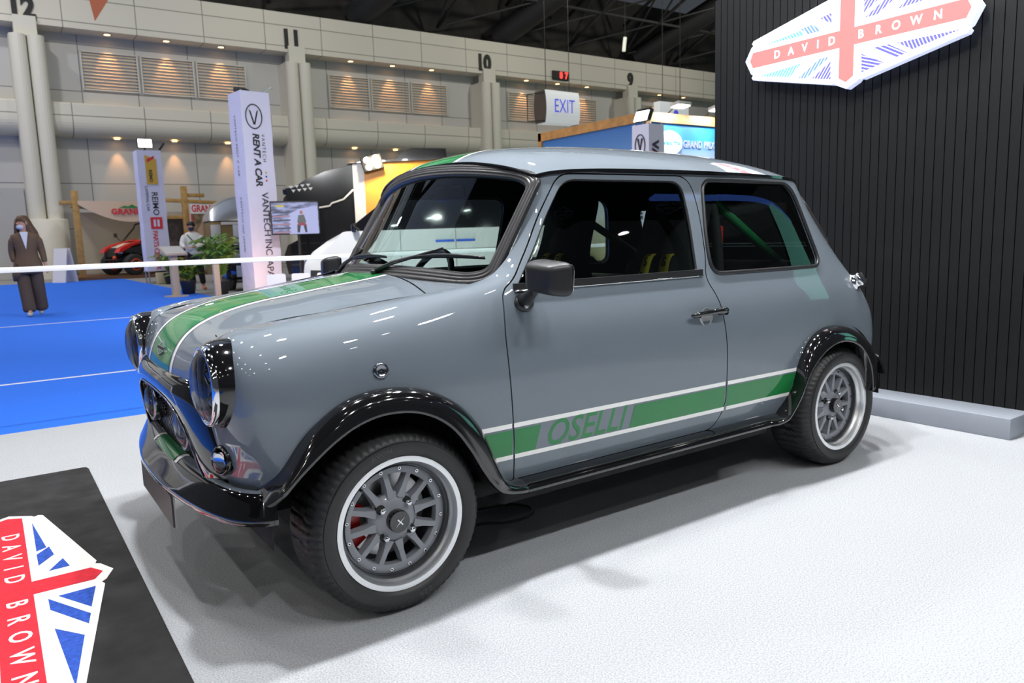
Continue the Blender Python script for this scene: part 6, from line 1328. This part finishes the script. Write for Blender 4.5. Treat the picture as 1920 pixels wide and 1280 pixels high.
# man in white at the lectern
x, y = -3.38, -17.15; P = thing('person', 'person in white shirt with dark mask and green strap standing behind the information stand', 'person', (x, y, FL), facing(x, y)); P.scale = (1.06, 1.06, 1.06)
J = dict(pelvis=(.02, .02, .86), spine=(.02, .0, 1.02), chest=(.01, -.03, 1.17), neck=(.0, -.05, 1.32), jaw=(-.01, -.08, 1.375), brow=(-.01, -.08, 1.455), crown=(-.01, -.06, 1.52), shl=(-.18, -.03, 1.25), ell=(-.23, -.13, 1.03), wrl=(-.16, -.34, .98), shr=(.18, -.03, 1.25), elr=(.22, -.14, 1.02), wrr=(.03, -.34, .99), hipl=(-.08, .02, .83), knl=(-.09, -.02, .46), anl=(-.05, .03, .08), toel=(-.06, -.12, .03), hipr=(.09, .02, .83), knr=(.12, -.02, .46), anr=(.15, .03, .08), toer=(.18, -.12, .03))
person_body(P, J, dict(l=(.9, .3, 0), r=(-.9, .3, 0))); face(P, (-.01, -.075, 1.45), R_(6))
g = MB(); loft(g, [(0, -.045, 1.335, .06, .055), (0, -.04, 1.30, .14, .09), (.01, -.03, 1.24, .20, .12), (.01, -.02, 1.12, .195, .135), (.02, 0, 1.0, .185, .13), (.02, .01, .86, .19, .135), (.02, .02, .80, .18, .13)], SHIRT); s_ = g.build('shirt', P)
skinned('sleeves', [((-.15, -.03, 1.26), .08), ((-.235, -.13, 1.03), .065), ((-.165, -.32, .98), .045)], [(0, 1), (1, 2)], SHIRT, s_); skinned('sleeves', [((.15, -.03, 1.26), .08), ((.225, -.14, 1.02), .065), ((.045, -.32, .99), .045)], [(0, 1), (1, 2)], SHIRT, s_)
g = MB(); g.tube([(-.11, -.145, 1.27), (-.02, -.17, 1.15), (.08, -.165, 1.03), (.17, -.11, .92)], .012, LANY, n=6); g.build('strap', P)
skinned('trousers', [((.02, .02, .84), (.14, .11)), ((-.08, .02, .78), .095), ((-.09, -.02, .46), .078), ((-.05, .03, .12), .066), ((.09, .02, .78), .095), ((.12, -.02, .46), .078), ((.15, .03, .12), .066)], [(0, 1), (1, 2), (2, 3), (0, 4), (4, 5), (5, 6)], TROUB, P)
for a, b_ in (((-.05, .02, .05), (-.07, -.17, .03)), ((.15, .02, .05), (.19, -.17, .03))): skinned('shoe', [(a, .045), (((a[0]+b_[0])/2, (a[1]+b_[1])/2, .045), .045), (b_, .035)], [(0, 1), (1, 2)], SHOET, P)
g = MB(); loft(g, [(-.01, -.055, 1.555, .04, .05), (-.01, -.06, 1.535, .08, .09), (-.01, -.055, 1.48, .095, .105), (-.01, -.035, 1.43, .090, .09)], HAIRB); g.build('hair', P)
g = MB(); g.sphere((-.01, -.135, 1.395), .064, MASKN, (1., .85, .8), 16, 10); g.build('mask', P)
